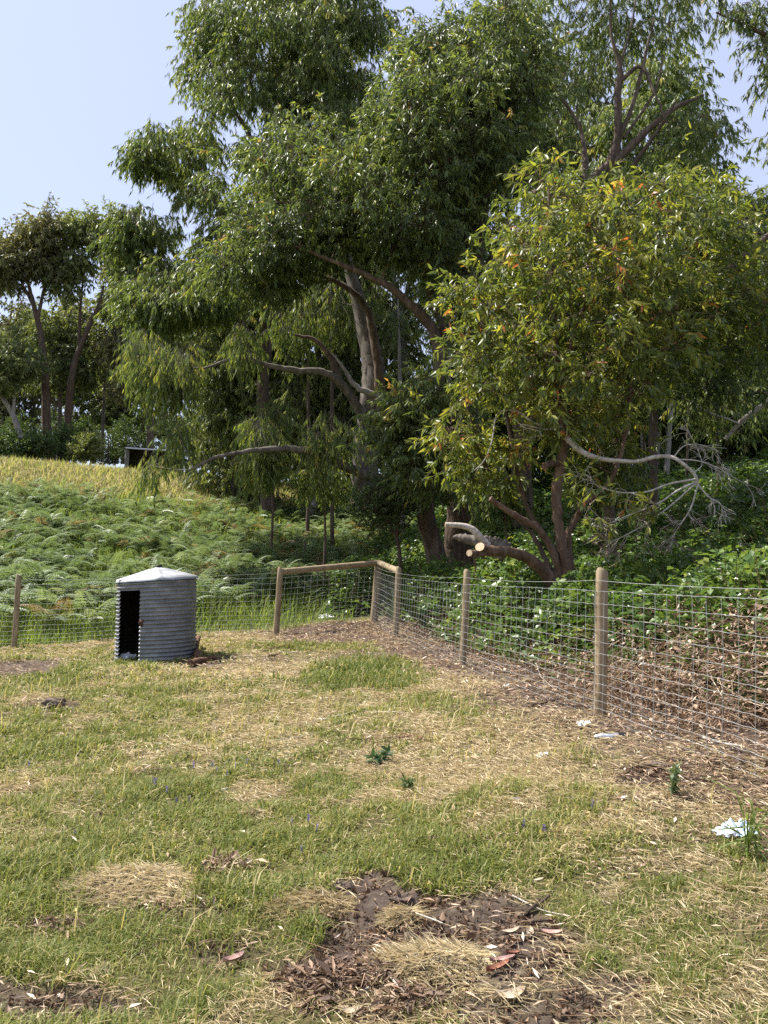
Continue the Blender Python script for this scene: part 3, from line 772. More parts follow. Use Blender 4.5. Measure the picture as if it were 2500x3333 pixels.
# A: the bright young gum in front, with many stems, a bleached dead limb and sawn limbs
yg = make_tree('young_gum_tree', 'bright yellow-green young gum tree with large leaves behind the mesh fence', 'tree', tbase(1830, 1900, 11), [
    [(1850, 1960, 11, 40), (1845, 1850, 11, 36), (1822, 1740, 11, 34), (1812, 1610, 11, 33), (1828, 1500, 11, 34), (1838, 1400, 11, 32), (1815, 1260, 11.1, 28), (1800, 1000, 11.2, 22), (1790, 720, 11.2, 12), (1785, 600, 11.2, 6)],
    [(1830, 1960, 11.1, 28), (1815, 1840, 11, 24), (1760, 1730, 10.9, 22), (1700, 1690, 10.8, 20), (1640, 1655, 10.7, 18), (1595, 1622, 10.6, 18)],
    [(1870, 1950, 11.1, 36), (1850, 1760, 11.1, 22), (1880, 1680, 11.1, 22), (1905, 1640, 11, 17), (1990, 1560, 11, 14), (2040, 1400, 11, 14), (2060, 1200, 11.2, 11), (2130, 1000, 11.4, 8), (2140, 700, 11.4, 5)],
    [(1845, 1960, 11.4, 36), (1790, 1780, 11.5, 18), (1720, 1660, 11.6, 16), (1690, 1560, 11.6, 14), (1640, 1300, 11.7, 12), (1600, 1050, 11.7, 8)],
    [(1845, 1960, 11.6, 30), (1740, 1750, 11.7, 14), (1640, 1640, 11.8, 11), (1560, 1450, 11.9, 9), (1500, 1250, 11.9, 6)],
    [(1818, 1250, 11.1, 20), (1900, 1000, 11, 14), (1960, 800, 10.9, 9), (2000, 680, 10.9, 6)],
    ], [([(1780, 510), (1690, 590), (1640, 700), (1590, 800), (1580, 890), (1490, 900), (1455, 970), (1490, 1060), (1475, 1180), (1440, 1330), (1420, 1440), (1500, 1480), (1620, 1490), (1760, 1490), (1880, 1450), (1990, 1480), (2100, 1330), (2280, 1160), (2360, 1050), (2330, 850), (2330, 680), (2240, 610), (2190, 545), (2120, 560), (2050, 640), (1960, 600), (1900, 590), (1850, 510)], 11.2, 1.8, 165, .24, .46, .40), ([(1440, 1400), (1420, 1500), (1500, 1600), (1620, 1620), (1700, 1560), (1650, 1450), (1540, 1400)], 11.8, .8, 20, .2, .35, .3), ([(1880, 1440), (1860, 1580), (1930, 1650), (2040, 1560), (2100, 1420), (1990, 1400)], 11.9, .8, 20, .2, .35, .3)],
    YOUNG, [BARKR, BARKR, BARKR, BARKM, BARKM, BARKR], BARKR, L=.140, Wd=.034, spray=.30, nl=11, dens=26, droop=.55, near=True, bias=.06)
def limb_part(pts, mat, name, parent, sides=9, lump=.035, ends=None, twigs=0, wob=.05):
    a = np.array([np.concatenate([P(q_[0], q_[1], q_[2]), [q_[3] / 2 * q_[2] / F]]) for q_ in pts]); s_ = spline(a, 8)
    s_[1:-1, :3] += rng.normal(0, 1, (len(s_) - 2, 3)) * (s_[1:-1, 3:4] * wob)
    g_ = Geo(); tube(g_, s_[:, :3], s_[:, 3], sides, lump=lump, seed=len(pts)); o = g_.build(name, mat, parent, True)
    if ends:
        g_ = Geo(); d = s_[-1, :3] - s_[-2, :3]; d = d / np.linalg.norm(d)
        tube(g_, [s_[-1, :3] - d * .004, s_[-1, :3] + d * .004], [s_[-1, 3] * 1.03] * 2, 14); g_.build('cut_end', CUTW, o)
    return o, s_
dl_, ds = limb_part([(1826, 1400, 10.8, 18), (1845, 1425, 10.7, 22), (1895, 1470, 10.5, 19), (1950, 1492, 10.4, 16), (2010, 1500, 10.3, 15), (2075, 1502, 10.2, 14), (2130, 1488, 10.1, 15), (2185, 1488, 10., 13), (2230, 1515, 9.9, 11), (2262, 1548, 9.9, 11), (2272, 1580, 9.9, 9)], DEADW, 'dead_limb', yg)
dl_['label'] = 'long bleached dead limb twisting out to the right'
tw = Geo(); cap_ = Geo(); lv = Geo()
def fan(p, d, L, r, lev, caps=False, leafy=0.):
    pts = [p]; q_ = p.copy(); dd = d.copy()
    for k in range(6):
        dd = nz((dd + rng.normal(0, .20, 3) + np.array([0, 0, -.05]))[None])[0]; q_ = q_ + dd * L / 6; pts.append(q_)
    tube(tw, pts, np.maximum(np.linspace(r, r * .5, 7) * 1.5, .0028), 5, cap=False)
    if lev > 0:
        for k in range(rng.integers(3, 7)):
            i = rng.integers(1, 7); fan(pts[i], nz((dd + rng.normal(0, .55, 3))[None])[0], L * rng.uniform(.4, .7), r * .55, lev - 1, caps, leafy)
    else:
        if caps:
            for k in range(7):
                c_ = pts[rng.integers(2, 7)] + rng.normal(0, .012, 3); tube(cap_, [c_, c_ + [0, 0, .007], c_ + [0, 0, .013]], [.003, .0065, .005], 6)
        if rng.uniform() < leafy:
            n_ = 4; lances(lv, np.array([pts[5]] * n_), nz(dd + rng.normal(0, .5, (n_, 3)) - [0, 0, .5]), rdir(n_), rng.uniform(.12, .18, n_), .032, np.clip(rng.normal(.62, .22, n_), 0, 1))
E = ds[-1, :3]
def seg(pts, r0, r1, lev=1, caps=False, leafy=0, n=3, L=.4):
    a = spline(np.array([P(*q_) for q_ in pts]), 7); tube(tw, a, np.linspace(r0, r1, len(a)) * 1.6, 6, cap=False)
    for k in range(n):
        i = rng.integers(len(a) // 3, len(a)); d = a[min(i, len(a) - 1)] - a[max(i - 2, 0)]
        fan(a[i], nz((nz(d[None])[0] + rng.normal(0, .5, 3))[None])[0], L * rng.uniform(.5, 1), r1 * .9, lev, caps, leafy)
seg([(2262, 1560, 9.9), (2180, 1575, 9.85), (2100, 1602, 9.8), (2010, 1602, 9.7), (1950, 1580, 9.7), (1900, 1540, 9.7)], .010, .004, 1, False, .9, 9, .34)
seg([(2265, 1568, 9.9), (2200, 1600, 9.7), (2140, 1640, 9.6), (2040, 1680, 9.6), (1960, 1710, 9.6), (1900, 1700, 9.6)], .009, .003, 1, True, .6, 11, .38)
seg([(2268, 1570, 9.9), (2190, 1640, 9.7), (2110, 1700, 9.6), (2040, 1740, 9.5), (1975, 1772, 9.5)], .008, .003, 1, True, .1, 12, .38)
seg([(2272, 1575, 9.9), (2250, 1650, 9.8), (2220, 1700, 9.7), (2180, 1760, 9.7)], .008, .003, 1, True, 0, 11, .36)
seg([(2272, 1578, 9.9), (2310, 1620, 9.8), (2345, 1640, 9.7), (2350, 1680, 9.7)], .007, .003, 1, False, 0, 9, .32)
seg([(2200, 1495, 10), (2270, 1500, 10), (2330, 1520, 9.9), (2390, 1555, 9.9), (2435, 1582, 9.9)], .007, .002, 1, False, 0, 9, .34)
seg([(2190, 1490, 10), (2230, 1450, 10.1), (2290, 1450, 10.2), (2350, 1478, 10.2)], .006, .002, 1, False, 0, 8, .32)
seg([(2255, 1540, 9.9), (2285, 1510, 10), (2260, 1440, 10), (2240, 1405, 10)], .005, .002, 1, False, 0, 6, .26)
seg([(1830, 1388, 10.8), (1780, 1398, 10.7), (1720, 1385, 10.6), (1695, 1382, 10.6), (1710, 1392, 10.6), (1750, 1402, 10.6)], .008, .004, 0, False, 0, 3, .2)
seg([(1828, 1395, 10.9), (1740, 1378, 10.9), (1690, 1342, 10.9), (1640, 1336, 10.8), (1615, 1355, 10.8), (1600, 1440, 10.7), (1575, 1500, 10.7), (1543, 1532, 10.7)], .010, .004, 0, False, 0, 3, .22)
seg([(1850, 1400, 10.8), (1920, 1410, 10.8), (1940, 1440, 10.8), (1955, 1470, 10.8)], .005, .002, 0, False, 0, 3, .2)
tw.build('dead_twigs', DEADW, dl_); tag(cap_.build('seed_capsules', BARKR, dl_), kind='stuff'); lv.build('last_leaves', YOUNG, dl_)
o, s_ = limb_part([(1815, 1915, 11, 46), (1768, 1858, 10.9, 42), (1720, 1818, 10.8, 38), (1660, 1797, 10.6, 34), (1610, 1794, 10.4, 33), (1575, 1787, 10.3, 31), (1562, 1780, 10.2, 30)], BARKR, 'sawn_limb', yg, 12, .06, True); o['label'] = 'thick red-brown limb sawn off above the fence'
o2, s2 = limb_part([(1620, 1797, 10.4, 26), (1575, 1800, 10.3, 22), (1545, 1801, 10.2, 21), (1528, 1800, 10.1, 21)], BARKR, 'sawn_limb', yg, 12, .05, True); o2['label'] = 'short sawn stub under the thick limb'
o3, s3 = limb_part([(1590, 1775, 10.45, 22), (1560, 1745, 10.4, 24), (1535, 1722, 10.4, 22), (1500, 1711, 10.4, 19), (1450, 1708, 10.4, 16)], DEADW, 'bent_limb', yg, 10, .05, True)
g = Geo(); a = spline(np.array([P(1548, 1800, 10.12), P(1545, 1830, 10.1), P(1549, 1850, 10.1), P(1542, 1878, 10.1)]), 6)
for off in (-.012, -.004, .006):
    tube(g, a + [off, 0, 0] + rng.normal(0, .002, a.shape), np.linspace(.007, .003, len(a)), 4)
g.build('hanging_bark_strip', BARKR, o2)
o4, s4 = limb_part([(1822, 1505, 11, 26), (1795, 1508, 10.85, 24), (1772, 1518, 10.7, 22)], BARKR, 'broken_stub', yg, 9, .12)
# fibrous grey log lying behind the sawn limb
g = Geo(); a = spline(np.array([np.append(P(*q_[:3]), q_[3] / 2 * q_[2] / F) for q_ in ((1475, 1748, 11.8, 8), (1500, 1750, 11.8, 24), (1560, 1762, 11.7, 44), (1610, 1778, 11.6, 60), (1650, 1800, 11.6, 66))]), 8)
tube(g, a[:, :3], a[:, 3], 11, lump=.25, seed=3); tag(g.build('fallen_log', BARKG, None, False), 'weathered grey splintered log end lying behind the sawn limb', 'log')

# A2: second, duller young gum at the right edge
make_tree('young_gum_tree', 'young gum at right edge with long dark limb rising to the upper right', 'tree', tbase(1990, 1850, 12.5), [
    [(1990, 1830, 12.5, 40), (1985, 1560, 12.5, 30), (2010, 1420, 12.5, 30), (2050, 1260, 12.5, 28), (2130, 1120, 12.6, 26), (2240, 1000, 12.7, 24), (2360, 880, 12.8, 22), (2460, 800, 12.9, 20), (2580, 700, 13, 16)],
    [(2025, 1370, 12.5, 22), (2070, 1330, 12.3, 18), (2105, 1315, 12.2, 14)],
    [(2130, 1120, 12.6, 18), (2180, 1060, 12.3, 12), (2300, 1040, 12.1, 9), (2450, 1000, 12, 6)],
    [(2180, 1060, 12.6, 14), (2200, 850, 12.6, 10), (2190, 700, 12.6, 6)]],
    [([(2150, 640), (2210, 560), (2330, 620), (2480, 600), (2620, 640), (2650, 1000), (2600, 1180), (2450, 1130), (2300, 1200), (2150, 1250), (2020, 1280), (2000, 1420), (1930, 1380), (2000, 1150), (2100, 1000), (2150, 800)], 12.8, 1.7, 130, .26, .5, .38)],
    YOUNG, BARKM, L=.125, Wd=.038, spray=.30, nl=10, dens=22, droop=.35, near=True, bias=0.0)

make_tree('gum_tree', 'leafy gum standing on the bank directly behind the bright young gum', 'tree', tbase(2120, 1700, 16), [
    [(2130, 1700, 16, 30), (2125, 1400, 16, 26), (2140, 1100, 16, 20), (2120, 850, 16, 12), (2110, 700, 16, 6)], [(2130, 1250, 16, 14), (2300, 1050, 16.2, 10), (2420, 950, 16.3, 5)], [(2132, 1180, 16, 14), (1950, 1000, 15.8, 9), (1850, 850, 15.7, 5)]],
    [([(1760, 700), (1900, 620), (2100, 600), (2300, 640), (2500, 740), (2620, 900), (2600, 1150), (2450, 1300), (2250, 1330), (2050, 1300), (1850, 1150), (1760, 900)], 16, 1.8, 110, .35, .65, .36)],
    GUM, BARKM, L=.17, Wd=.040, spray=.42, nl=13, dens=15, droop=.75)
# B: the big dark gum in the middle
make_tree('large_gum_tree', 'big dark leafy gum with two fibrous trunks rising behind the corner posts', 'tree', tbase(1460, 1850, 18), [
    [(1497, 1900, 18, 118), (1494, 1780, 18, 94), (1500, 1600, 18, 84), (1515, 1420, 18.2, 78), (1530, 1150, 18.4, 80), (1545, 850, 18.6, 66), (1560, 700, 18.8, 52), (1600, 480, 19, 36), (1640, 250, 19, 20), (1660, 60, 19, 10)],
    [(1440, 1900, 17.7, 80), (1412, 1780, 17.6, 64), (1385, 1650, 17.5, 58), (1400, 1450, 17.5, 50), (1425, 1250, 17.5, 44), (1425, 1130, 17.5, 40), (1400, 1060, 17.4, 36), (1345, 1000, 17.2, 30), (1270, 935, 17, 26), (1180, 890, 16.8, 20), (1060, 840, 16.6, 12), (960, 800, 16.5, 7)],
    [(1420, 1140, 17.5, 26), (1440, 1060, 17.8, 30), (1405, 960, 18, 28), (1380, 800, 18.2, 22), (1330, 600, 18.5, 15), (1280, 350, 18.6, 8)],
    [(1530, 1000, 18.5, 40), (1620, 800, 18.6, 26), (1690, 600, 18.6, 18), (1720, 400, 18.7, 10)],
    [(1545, 850, 18.6, 34), (1450, 640, 18.2, 22), (1330, 480, 18, 14), (1180, 380, 17.8, 9)],
    [(1380, 800, 18.2, 18), (1250, 700, 17.6, 14), (1080, 660, 17.2, 10), (900, 660, 17, 6)]],
    [([(840, 540), (800, 430), (840, 330), (960, 200), (1120, 150), (1300, 110), (1500, 40), (1620, -40), (1780, 60), (1760, 300), (1730, 520), (1640, 690), (1570, 830), (1560, 1050), (1450, 1000), (1300, 900), (1150, 830), (1000, 900), (880, 990), (700, 950), (650, 840), (760, 760), (560, 760), (545, 640), (640, 520)], 18, 2.6, 210, .42, .85),
     ([(1300, 1190), (1230, 1290), (1200, 1420), (1290, 1560), (1420, 1640), (1540, 1520), (1520, 1300), (1420, 1200)], 15.6, .8, 60, .25, .45)],
    GUM, [BARKD, BARKM, BARKM, BARKD, BARKD, BARKM], BARKM, L=.165, Wd=.042, spray=.42, nl=15, dens=24, droop=.7, bias=-.02)

# B2: grey trunk behind, with the pale sweeping low limbs and hanging foliage on the left
make_tree('weeping_gum_tree', 'grey gum with low sweeping limbs and curtains of hanging leaves over ferns', 'tree', tbase(1195, 1600, 21), [
    [(1190, 1640, 21, 104), (1190, 1480, 21, 88), (1205, 1330, 21, 80), (1215, 1200, 21.2, 76), (1180, 1050, 21.4, 54), (1130, 850, 21.6, 36), (1050, 600, 21.8, 20)],
    [(1290, 1575, 19.4, 26), (1230, 1557, 19.2, 34), (1150, 1530, 19, 32), (1050, 1478, 18.8, 30), (970, 1462, 18.6, 24), (880, 1462, 18.4, 20), (800, 1470, 18.2, 16), (700, 1490, 18, 12), (620, 1530, 18, 6)],
    [(1200, 1395, 20.8, 34), (1150, 1300, 20.4, 32), (1095, 1235, 20, 28), (1040, 1210, 19.8, 24), (950, 1205, 19.6, 20), (860, 1185, 19.4, 16), (780, 1165, 19.2, 13), (660, 1200, 19, 7)],
    [(1240, 1340, 20.8, 42), (1235, 1230, 20.6, 34), (1215, 1090, 20.6, 30), (1190, 1000, 20.6, 24), (1120, 930, 20.6, 18), (1000, 880, 20.6, 10)],
    [(1120, 1270, 20.2, 22), (1085, 1180, 20.2, 19), (1030, 1110, 20.2, 14), (960, 1090, 20.2, 8)],
    [(1270, 1330, 20.8, 14), (1220, 1285, 20.4, 20), (1160, 1260, 20.2, 18), (1120, 1200, 20.2, 10), (1080, 1150, 20.2, 6)]],
    [([(470, 1060), (405, 1170), (420, 1260), (530, 1300), (545, 1420), (500, 1470), (455, 1495), (480, 1550), (600, 1525), (680, 1505), (760, 1550), (900, 1525), (930, 1440), (830, 1330), (800, 1230), (860, 1150), (780, 1040), (620, 1010)], 19.6, 1.4, 135, .24, .46, .46),
     ([(980, 1480), (1020, 1380), (1090, 1350), (1180, 1380), (1150, 1470), (1060, 1540)], 18.6, .7, 9, .3, .5),
     ([(820, 1100), (900, 950), (1100, 880), (1250, 950), (1200, 1060), (1050, 1100), (900, 1160)], 22.4, .9, 22, .35, .6, .5)],
    DROOP, [BARKG, BARKG, BARKG, BARKM, BARKM, BARKP], BARKG, L=.18, Wd=.030, spray=.50, nl=17, dens=20, droop=1.5, bias=.10, flat=1.0, hang=True)

# C: the tall weeping gum against the sky on the left
make_tree('weeping_gum_tree', 'tall pale-leaved weeping gum whose left side stands against the open sky', 'tree', tbase(865, 1600, 27), [
    [(875, 1660, 27, 50), (866, 1580, 27, 44), (855, 1500, 27, 42), (860, 1200, 27.2, 40), (900, 850, 27.5, 36), (930, 500, 27.8, 28), (900, 250, 28, 18), (860, 20, 28, 9)],
    [(880, 980, 27.3, 24), (780, 800, 27, 18), (680, 620, 26.8, 13), (600, 500, 26.6, 9), (500, 480, 26.6, 5)],
    [(920, 620, 27.6, 22), (800, 420, 27.4, 15), (700, 250, 27.2, 10), (650, 120, 27.2, 6)],
    [(930, 500, 27.8, 20), (1050, 250, 28, 13), (1120, 60, 28, 8)],
    [(865, 1150, 27.2, 20), (740, 1000, 26.6, 15), (600, 900, 26.2, 10), (460, 900, 26, 6)]],
    [([(650, 40), (560, 170), (520, 320), (470, 420), (450, 520), (560, 600), (600, 700), (480, 680), (420, 800), (400, 900), (430, 1000), (470, 1100), (620, 1080), (800, 1000), (1000, 800), (1150, 500), (1250, 200), (1300, -120), (1000, -180), (760, -120)], 27, 3.0, 215, .5, .95),
     ([(430, 900), (400, 1010), (420, 1130), (520, 1190), (640, 1120), (760, 1060), (720, 900), (560, 820)], 24.5, 1.4, 60, .45, .75), (ell(470, 500, 60, 70), 26.6, .8, 12, .4, .6), (ell(430, 780, 60, 120), 26, 1, 20, .45, .7)],
    DROOP, [BARKD, BARKM, BARKM, BARKM, BARKM], BARKM, L=.23, Wd=.046, spray=.62, nl=16, dens=16, droop=1.1, bias=-.04, flat=.7)

# D: tall gum at upper right with bare forking limbs, sky showing through
make_tree('tall_gum_tree', 'tall gum at upper right with bare forking limbs and thin hanging leaves against sky', 'tree', tbase(1700, 1650, 22), [
    [(1700, 1720, 22, 74), (1700, 1450, 22, 62), (1712, 1250, 22, 56), (1780, 950, 22, 52), (1900, 640, 22, 42), (1985, 530, 22, 34), (2010, 450, 22, 28), (2012, 300, 22, 24), (2018, 215, 22, 18), (1990, 110, 22, 10), (1985, -40, 22, 5)],
    [(1960, 570, 22, 30), (2060, 470, 22, 26), (2150, 385, 22, 20), (2210, 345, 22, 16), (2290, 310, 22, 8)],
    [(2010, 460, 22, 18), (2060, 340, 22, 14), (2090, 225, 22, 12), (2130, 60, 22, 7)],
    [(2015, 265, 22, 14), (2085, 218, 21.8, 12), (2130, 300, 21.5, 8), (2170, 400, 21.4, 5)],
    [(1900, 640, 22, 24), (1905, 520, 22.2, 20), (1880, 400, 22.4, 12), (1780, 250, 22.6, 8)],
    [(2030, 450, 22, 10), (2130, 300, 22, 8), (2160, 180, 22, 5)],
    [(2060, 540, 22, 16), (2150, 410, 21.6, 12), (2200, 330, 21.4, 7)],
    [(2018, 215, 22, 10), (2060, 60, 22, 6), (2075, -60, 22, 4)]],
    [([(1650, -160), (1620, 100), (1720, 330), (1860, 330), (1990, 230), (2100, 180), (2250, 230), (2420, 340), (2330, 300), (2300, 120), (2330, -160)], 23.6, 1.5, 62, .40, .7, .48),
     ([(1640, 330), (1620, 560), (1700, 640), (1850, 600), (1960, 470), (1880, 340), (1760, 300)], 23.2, .9, 36, .4, .7),
     (ell(2320, 400, 140, 70), 22, 1, 11, .35, .6), (ell(2240, 640, 160, 90), 23, 1, 30, .35, .65), (ell(2180, 480, 60, 40), 22, .6, 4, .3, .5)],
    DROOP, [BARKD] + [BARKM] * 7, L=.20, Wd=.038, spray=.50, nl=14, dens=12, droop=1.0, bias=-.08, flat=.7)
# overhanging branches at the upper right corner from a nearer gum outside the frame
make_tree('overhanging_gum_tree', 'dark gum branches hanging into the upper right corner of the sky', 'tree', tbase(3300, 1900, 15), [
    [(3300, 2000, 15, 130), (3250, 1500, 15, 110), (3150, 800, 15, 90), (2950, 300, 15, 60), (2750, 180, 15, 36), (2580, 150, 15, 22), (2440, 90, 15, 12), (2330, 40, 15, 6)],
    [(2750, 180, 15, 24), (2600, 300, 14.8, 14), (2500, 360, 14.6, 8)], [(2950, 300, 15, 26), (2700, 470, 14.8, 14), (2540, 520, 14.7, 7)]],
    [([(2300, -60), (2330, 60), (2420, 170), (2470, 280), (2560, 340), (2750, 300), (2800, 50), (2700, -100)], 15, 1., 34, .28, .5), (ell(2560, 480, 90, 60), 14.8, .6, 8, .25, .4)],
    GUM, BARKM, L=.17, Wd=.034, spray=.40, nl=13, dens=20, droop=.95, bias=-.1)

# small dark bushy tree by the corner
make_tree('dark_bushy_tree', 'small dark bushy tree with a slim stem just behind the fence corner', 'tree', tbase(1300, 1870, 17), [
    [(1302, 1890, 17, 15), (1300, 1800, 17, 14), (1292, 1740, 17, 12), (1300, 1660, 17, 9), (1310, 1600, 17, 5)],
    [(1297, 1770, 17, 9), (1265, 1700, 16.9, 7), (1220, 1660, 16.8, 4)], [(1296, 1740, 17, 7), (1340, 1690, 17.1, 5), (1380, 1640, 17.1, 3)]],
    [([(1130, 1690), (1150, 1640), (1220, 1590), (1250, 1540), (1340, 1530), (1400, 1580), (1430, 1660), (1400, 1720), (1330, 1700), (1250, 1740), (1170, 1740)], 17, .8, 46, .22, .4)],
    SHRUBLEAF, BARKD, L=.06, Wd=.026, spray=.25, nl=18, dens=36, droop=.2)

# gums standing deeper in the wood, seen through the gaps
deep = [(1330, 33, 30, 300, 1250, 260, 520), (1560, 30, 26, 420, 1600, 200, 420), (1020, 34, 28, 500, 1000, 230, 380), (1850, 31, 24, 520, 1900, 230, 400), (760, 36, 26, 780, 760, 200, 330), (2130, 30, 26, 700, 2150, 230, 330), (2420, 31, 26, 640, 2430, 210, 330), (1130, 40, 30, 200, 1150, 260, 420), (2580, 36, 26, 800, 2560, 240, 300), (2280, 38, 24, 900, 2290, 230, 260), (1700, 40, 24, 800, 1720, 260, 300), (900, 44, 24, 800, 900, 260, 300), (2200, 33, 24, 130, 2140, 230, 330), (1900, 36, 24, 60, 1850, 240, 330)]
for k, (bx, dep, wd, top, cx, rx, ry) in enumerate(deep):
    bpx = tbase(bx, 1500, dep); bq = proj(bpx)
    pale = k in (0, 2, 5, 6)
    make_tree('background_gum_tree', ['pale trunked gum deep in the wood behind the big dark gum', 'dark gum deep in the wood just right of the big trunks', 'pale slender gum deep in the wood above the sweeping limbs',
               'dark gum deep in the wood behind the bright young gum', 'slender gum on the fern slope behind the hanging leaves', 'white trunked gum on the bank above the dead limb', 'white trunked gum on the bank at the right edge', 'tallest gum at the back of the wood', 'gum at the far right edge at the back of the bank', 'green gum filling the gap above the bramble bank', 'leafy gum at the back between the young gum and the big gum', 'leafy gum at the back of the fern slope behind the weeping gum', 'pale weeping gum behind the bare forking limbs at upper right', 'pale gum behind the top of the big dark gum'][k], 'tree', bpx,
        [[(bx, bq[1] + 30, dep, wd), (bx + rng.uniform(-15, 15), 1250, dep, wd * .85), (cx + rng.uniform(-30, 30), top + 500, dep, wd * .6), (cx, top + 120, dep, wd * .3)],
         [(bx + (cx - bx) * .4, 1150, dep, wd * .5), (cx - rx * .5, top + 480, dep - .6, wd * .3), (cx - rx * .6, top + 250, dep - .8, wd * .15)],
         [(bx + (cx - bx) * .4, 1050, dep, wd * .5), (cx + rx * .5, top + 420, dep + .4, wd * .3), (cx + rx * .65, top + 200, dep + .6, wd * .15)]],
        [(ell(cx, top + ry * .95, rx, ry), dep, 2.5, 70 if k < 12 else 48, .6, 1.15, .44 if k < 12 else .50), (ell(bx + (-1) ** k * 60, 1300, 170, 150), dep - 1, 1.5, 26, .6, 1.0), (ell(cx, top + ry * 2.1, rx * .8, ry * .7), dep + 1, 2, 34, .6, 1.1)],
        [FARLEAF, DROOP, FARLEAF, DROOP, FARLEAF, DROOP, DROOP, FARLEAF, DROOP, FARLEAF, DROOP, FARLEAF, DROOP, FARLEAF][k], BARKP if pale else BARKG, L=.30, Wd=.075, spray=.65, nl=13, dens=9, droop=.95, sides=8, bias=.05)
# slim bare poles in the wood
poles = [(2160, 27, 20, 1180, 2190, 'leaning pale dead pole trunk on the right bank', -1), (2095, 28, 22, 1380, 2090, 'short white upright trunk on the right bank', 0), (1460, 24, 16, 1250, 1462, 'slim pale trunk between the two big fibrous trunks', 0), (1310, 25, 18, 1150, 1300, 'slim pale trunk left of the leaning big trunk', 0), (1080, 26, 14, 950, 1075, 'thin grey trunk left of the thick grey gum', 0), (1000, 28, 14, 1200, 1003, 'thin dark trunk above the ferns', 0)]
for bx, dep, wd, top, tx, lab, _ in poles:
    bpx = tbase(bx, 1500, dep); bq = proj(bpx)
    make_tree('slender_trunk_tree', lab, 'tree', bpx, [[(bx, bq[1] + 20, dep, wd), ((bx + tx) / 2 + 4, (bq[1] + top) / 2, dep, wd * .85), (tx, top, dep, wd * .6), (tx + (tx - bx) * .4, top - 160, dep, wd * .3)]],
        [(ell(tx + (tx - bx) * .4, top - 190, 70, 120), dep, .8, 7, .4, .7)], DROOP, BARKP if 'pale' in lab or 'white' in lab else BARKM, L=.22, Wd=.036, spray=.5, nl=12, dens=7, droop=1, sides=8)
for px, py, dep, rx, ry, lab in [(2330, 1330, 19, 130, 120, 'leafy sapling on the bramble bank behind the dead limb'), (2090, 1300, 17, 110, 110, 'leafy sapling between the two young gums'), (2520, 1240, 22, 150, 150, 'leafy sapling at the top of the right bank'), (1950, 1560, 15, 120, 90, 'low leafy sapling behind the stems of the bright young gum'), (1640, 1560, 14.5, 110, 110, 'low leafy sapling between the big trunk and the young gum stems'), (2230, 1180, 25, 170, 110, 'bushy gum sapling high on the right bank'), (880, 1420, 24, 100, 120, 'green sapling among the ferns beside the thick grey gum'), (1050, 1560, 20, 90, 70, 'low sapling under the sweeping limb')]:
    bpx = tbase(px, 1600, dep); bq = proj(bpx)
    make_tree('gum_sapling', lab, 'tree', bpx, [[(px, bq[1] + 20, dep, 10), (px + 8, (bq[1] + py) / 2, dep, 8), (px, py, dep, 5), (px - 5, py - ry * .7, dep, 3)]], [(ell(px, py, rx, ry), dep, 1.0, 22, .3, .5)], DROOP if dep > 16.5 else GUM, BARKM, L=.16, Wd=.036, spray=.4, nl=13, dens=14, droop=.9, sides=7, flat=.8)
# long fallen white branch leaning on the right bank
g = Geo(); a = spline(np.array([np.append(P(*q_[:3]), q_[3] / 2 * q_[2] / F) for q_ in ((2360, 1430, 18, 12), (2410, 1375, 17.8, 16), (2460, 1335, 17.6, 16), (2560, 1270, 17.3, 14))]), 8)
tube(g, a[:, :3], a[:, 3], 8, lump=.06); a = spline(np.array([P(2405, 1380, 17.8), P(2370, 1365, 17.6), P(2300, 1340, 17.3), P(2240, 1305, 17), P(2150, 1290, 16.8)]), 7); tube(g, a, np.linspace(.03, .012, len(a)), 6)
tag(g.build('fallen_branch', DEADW), 'bleached fallen branch leaning up the bramble bank at the right edge', 'branch')

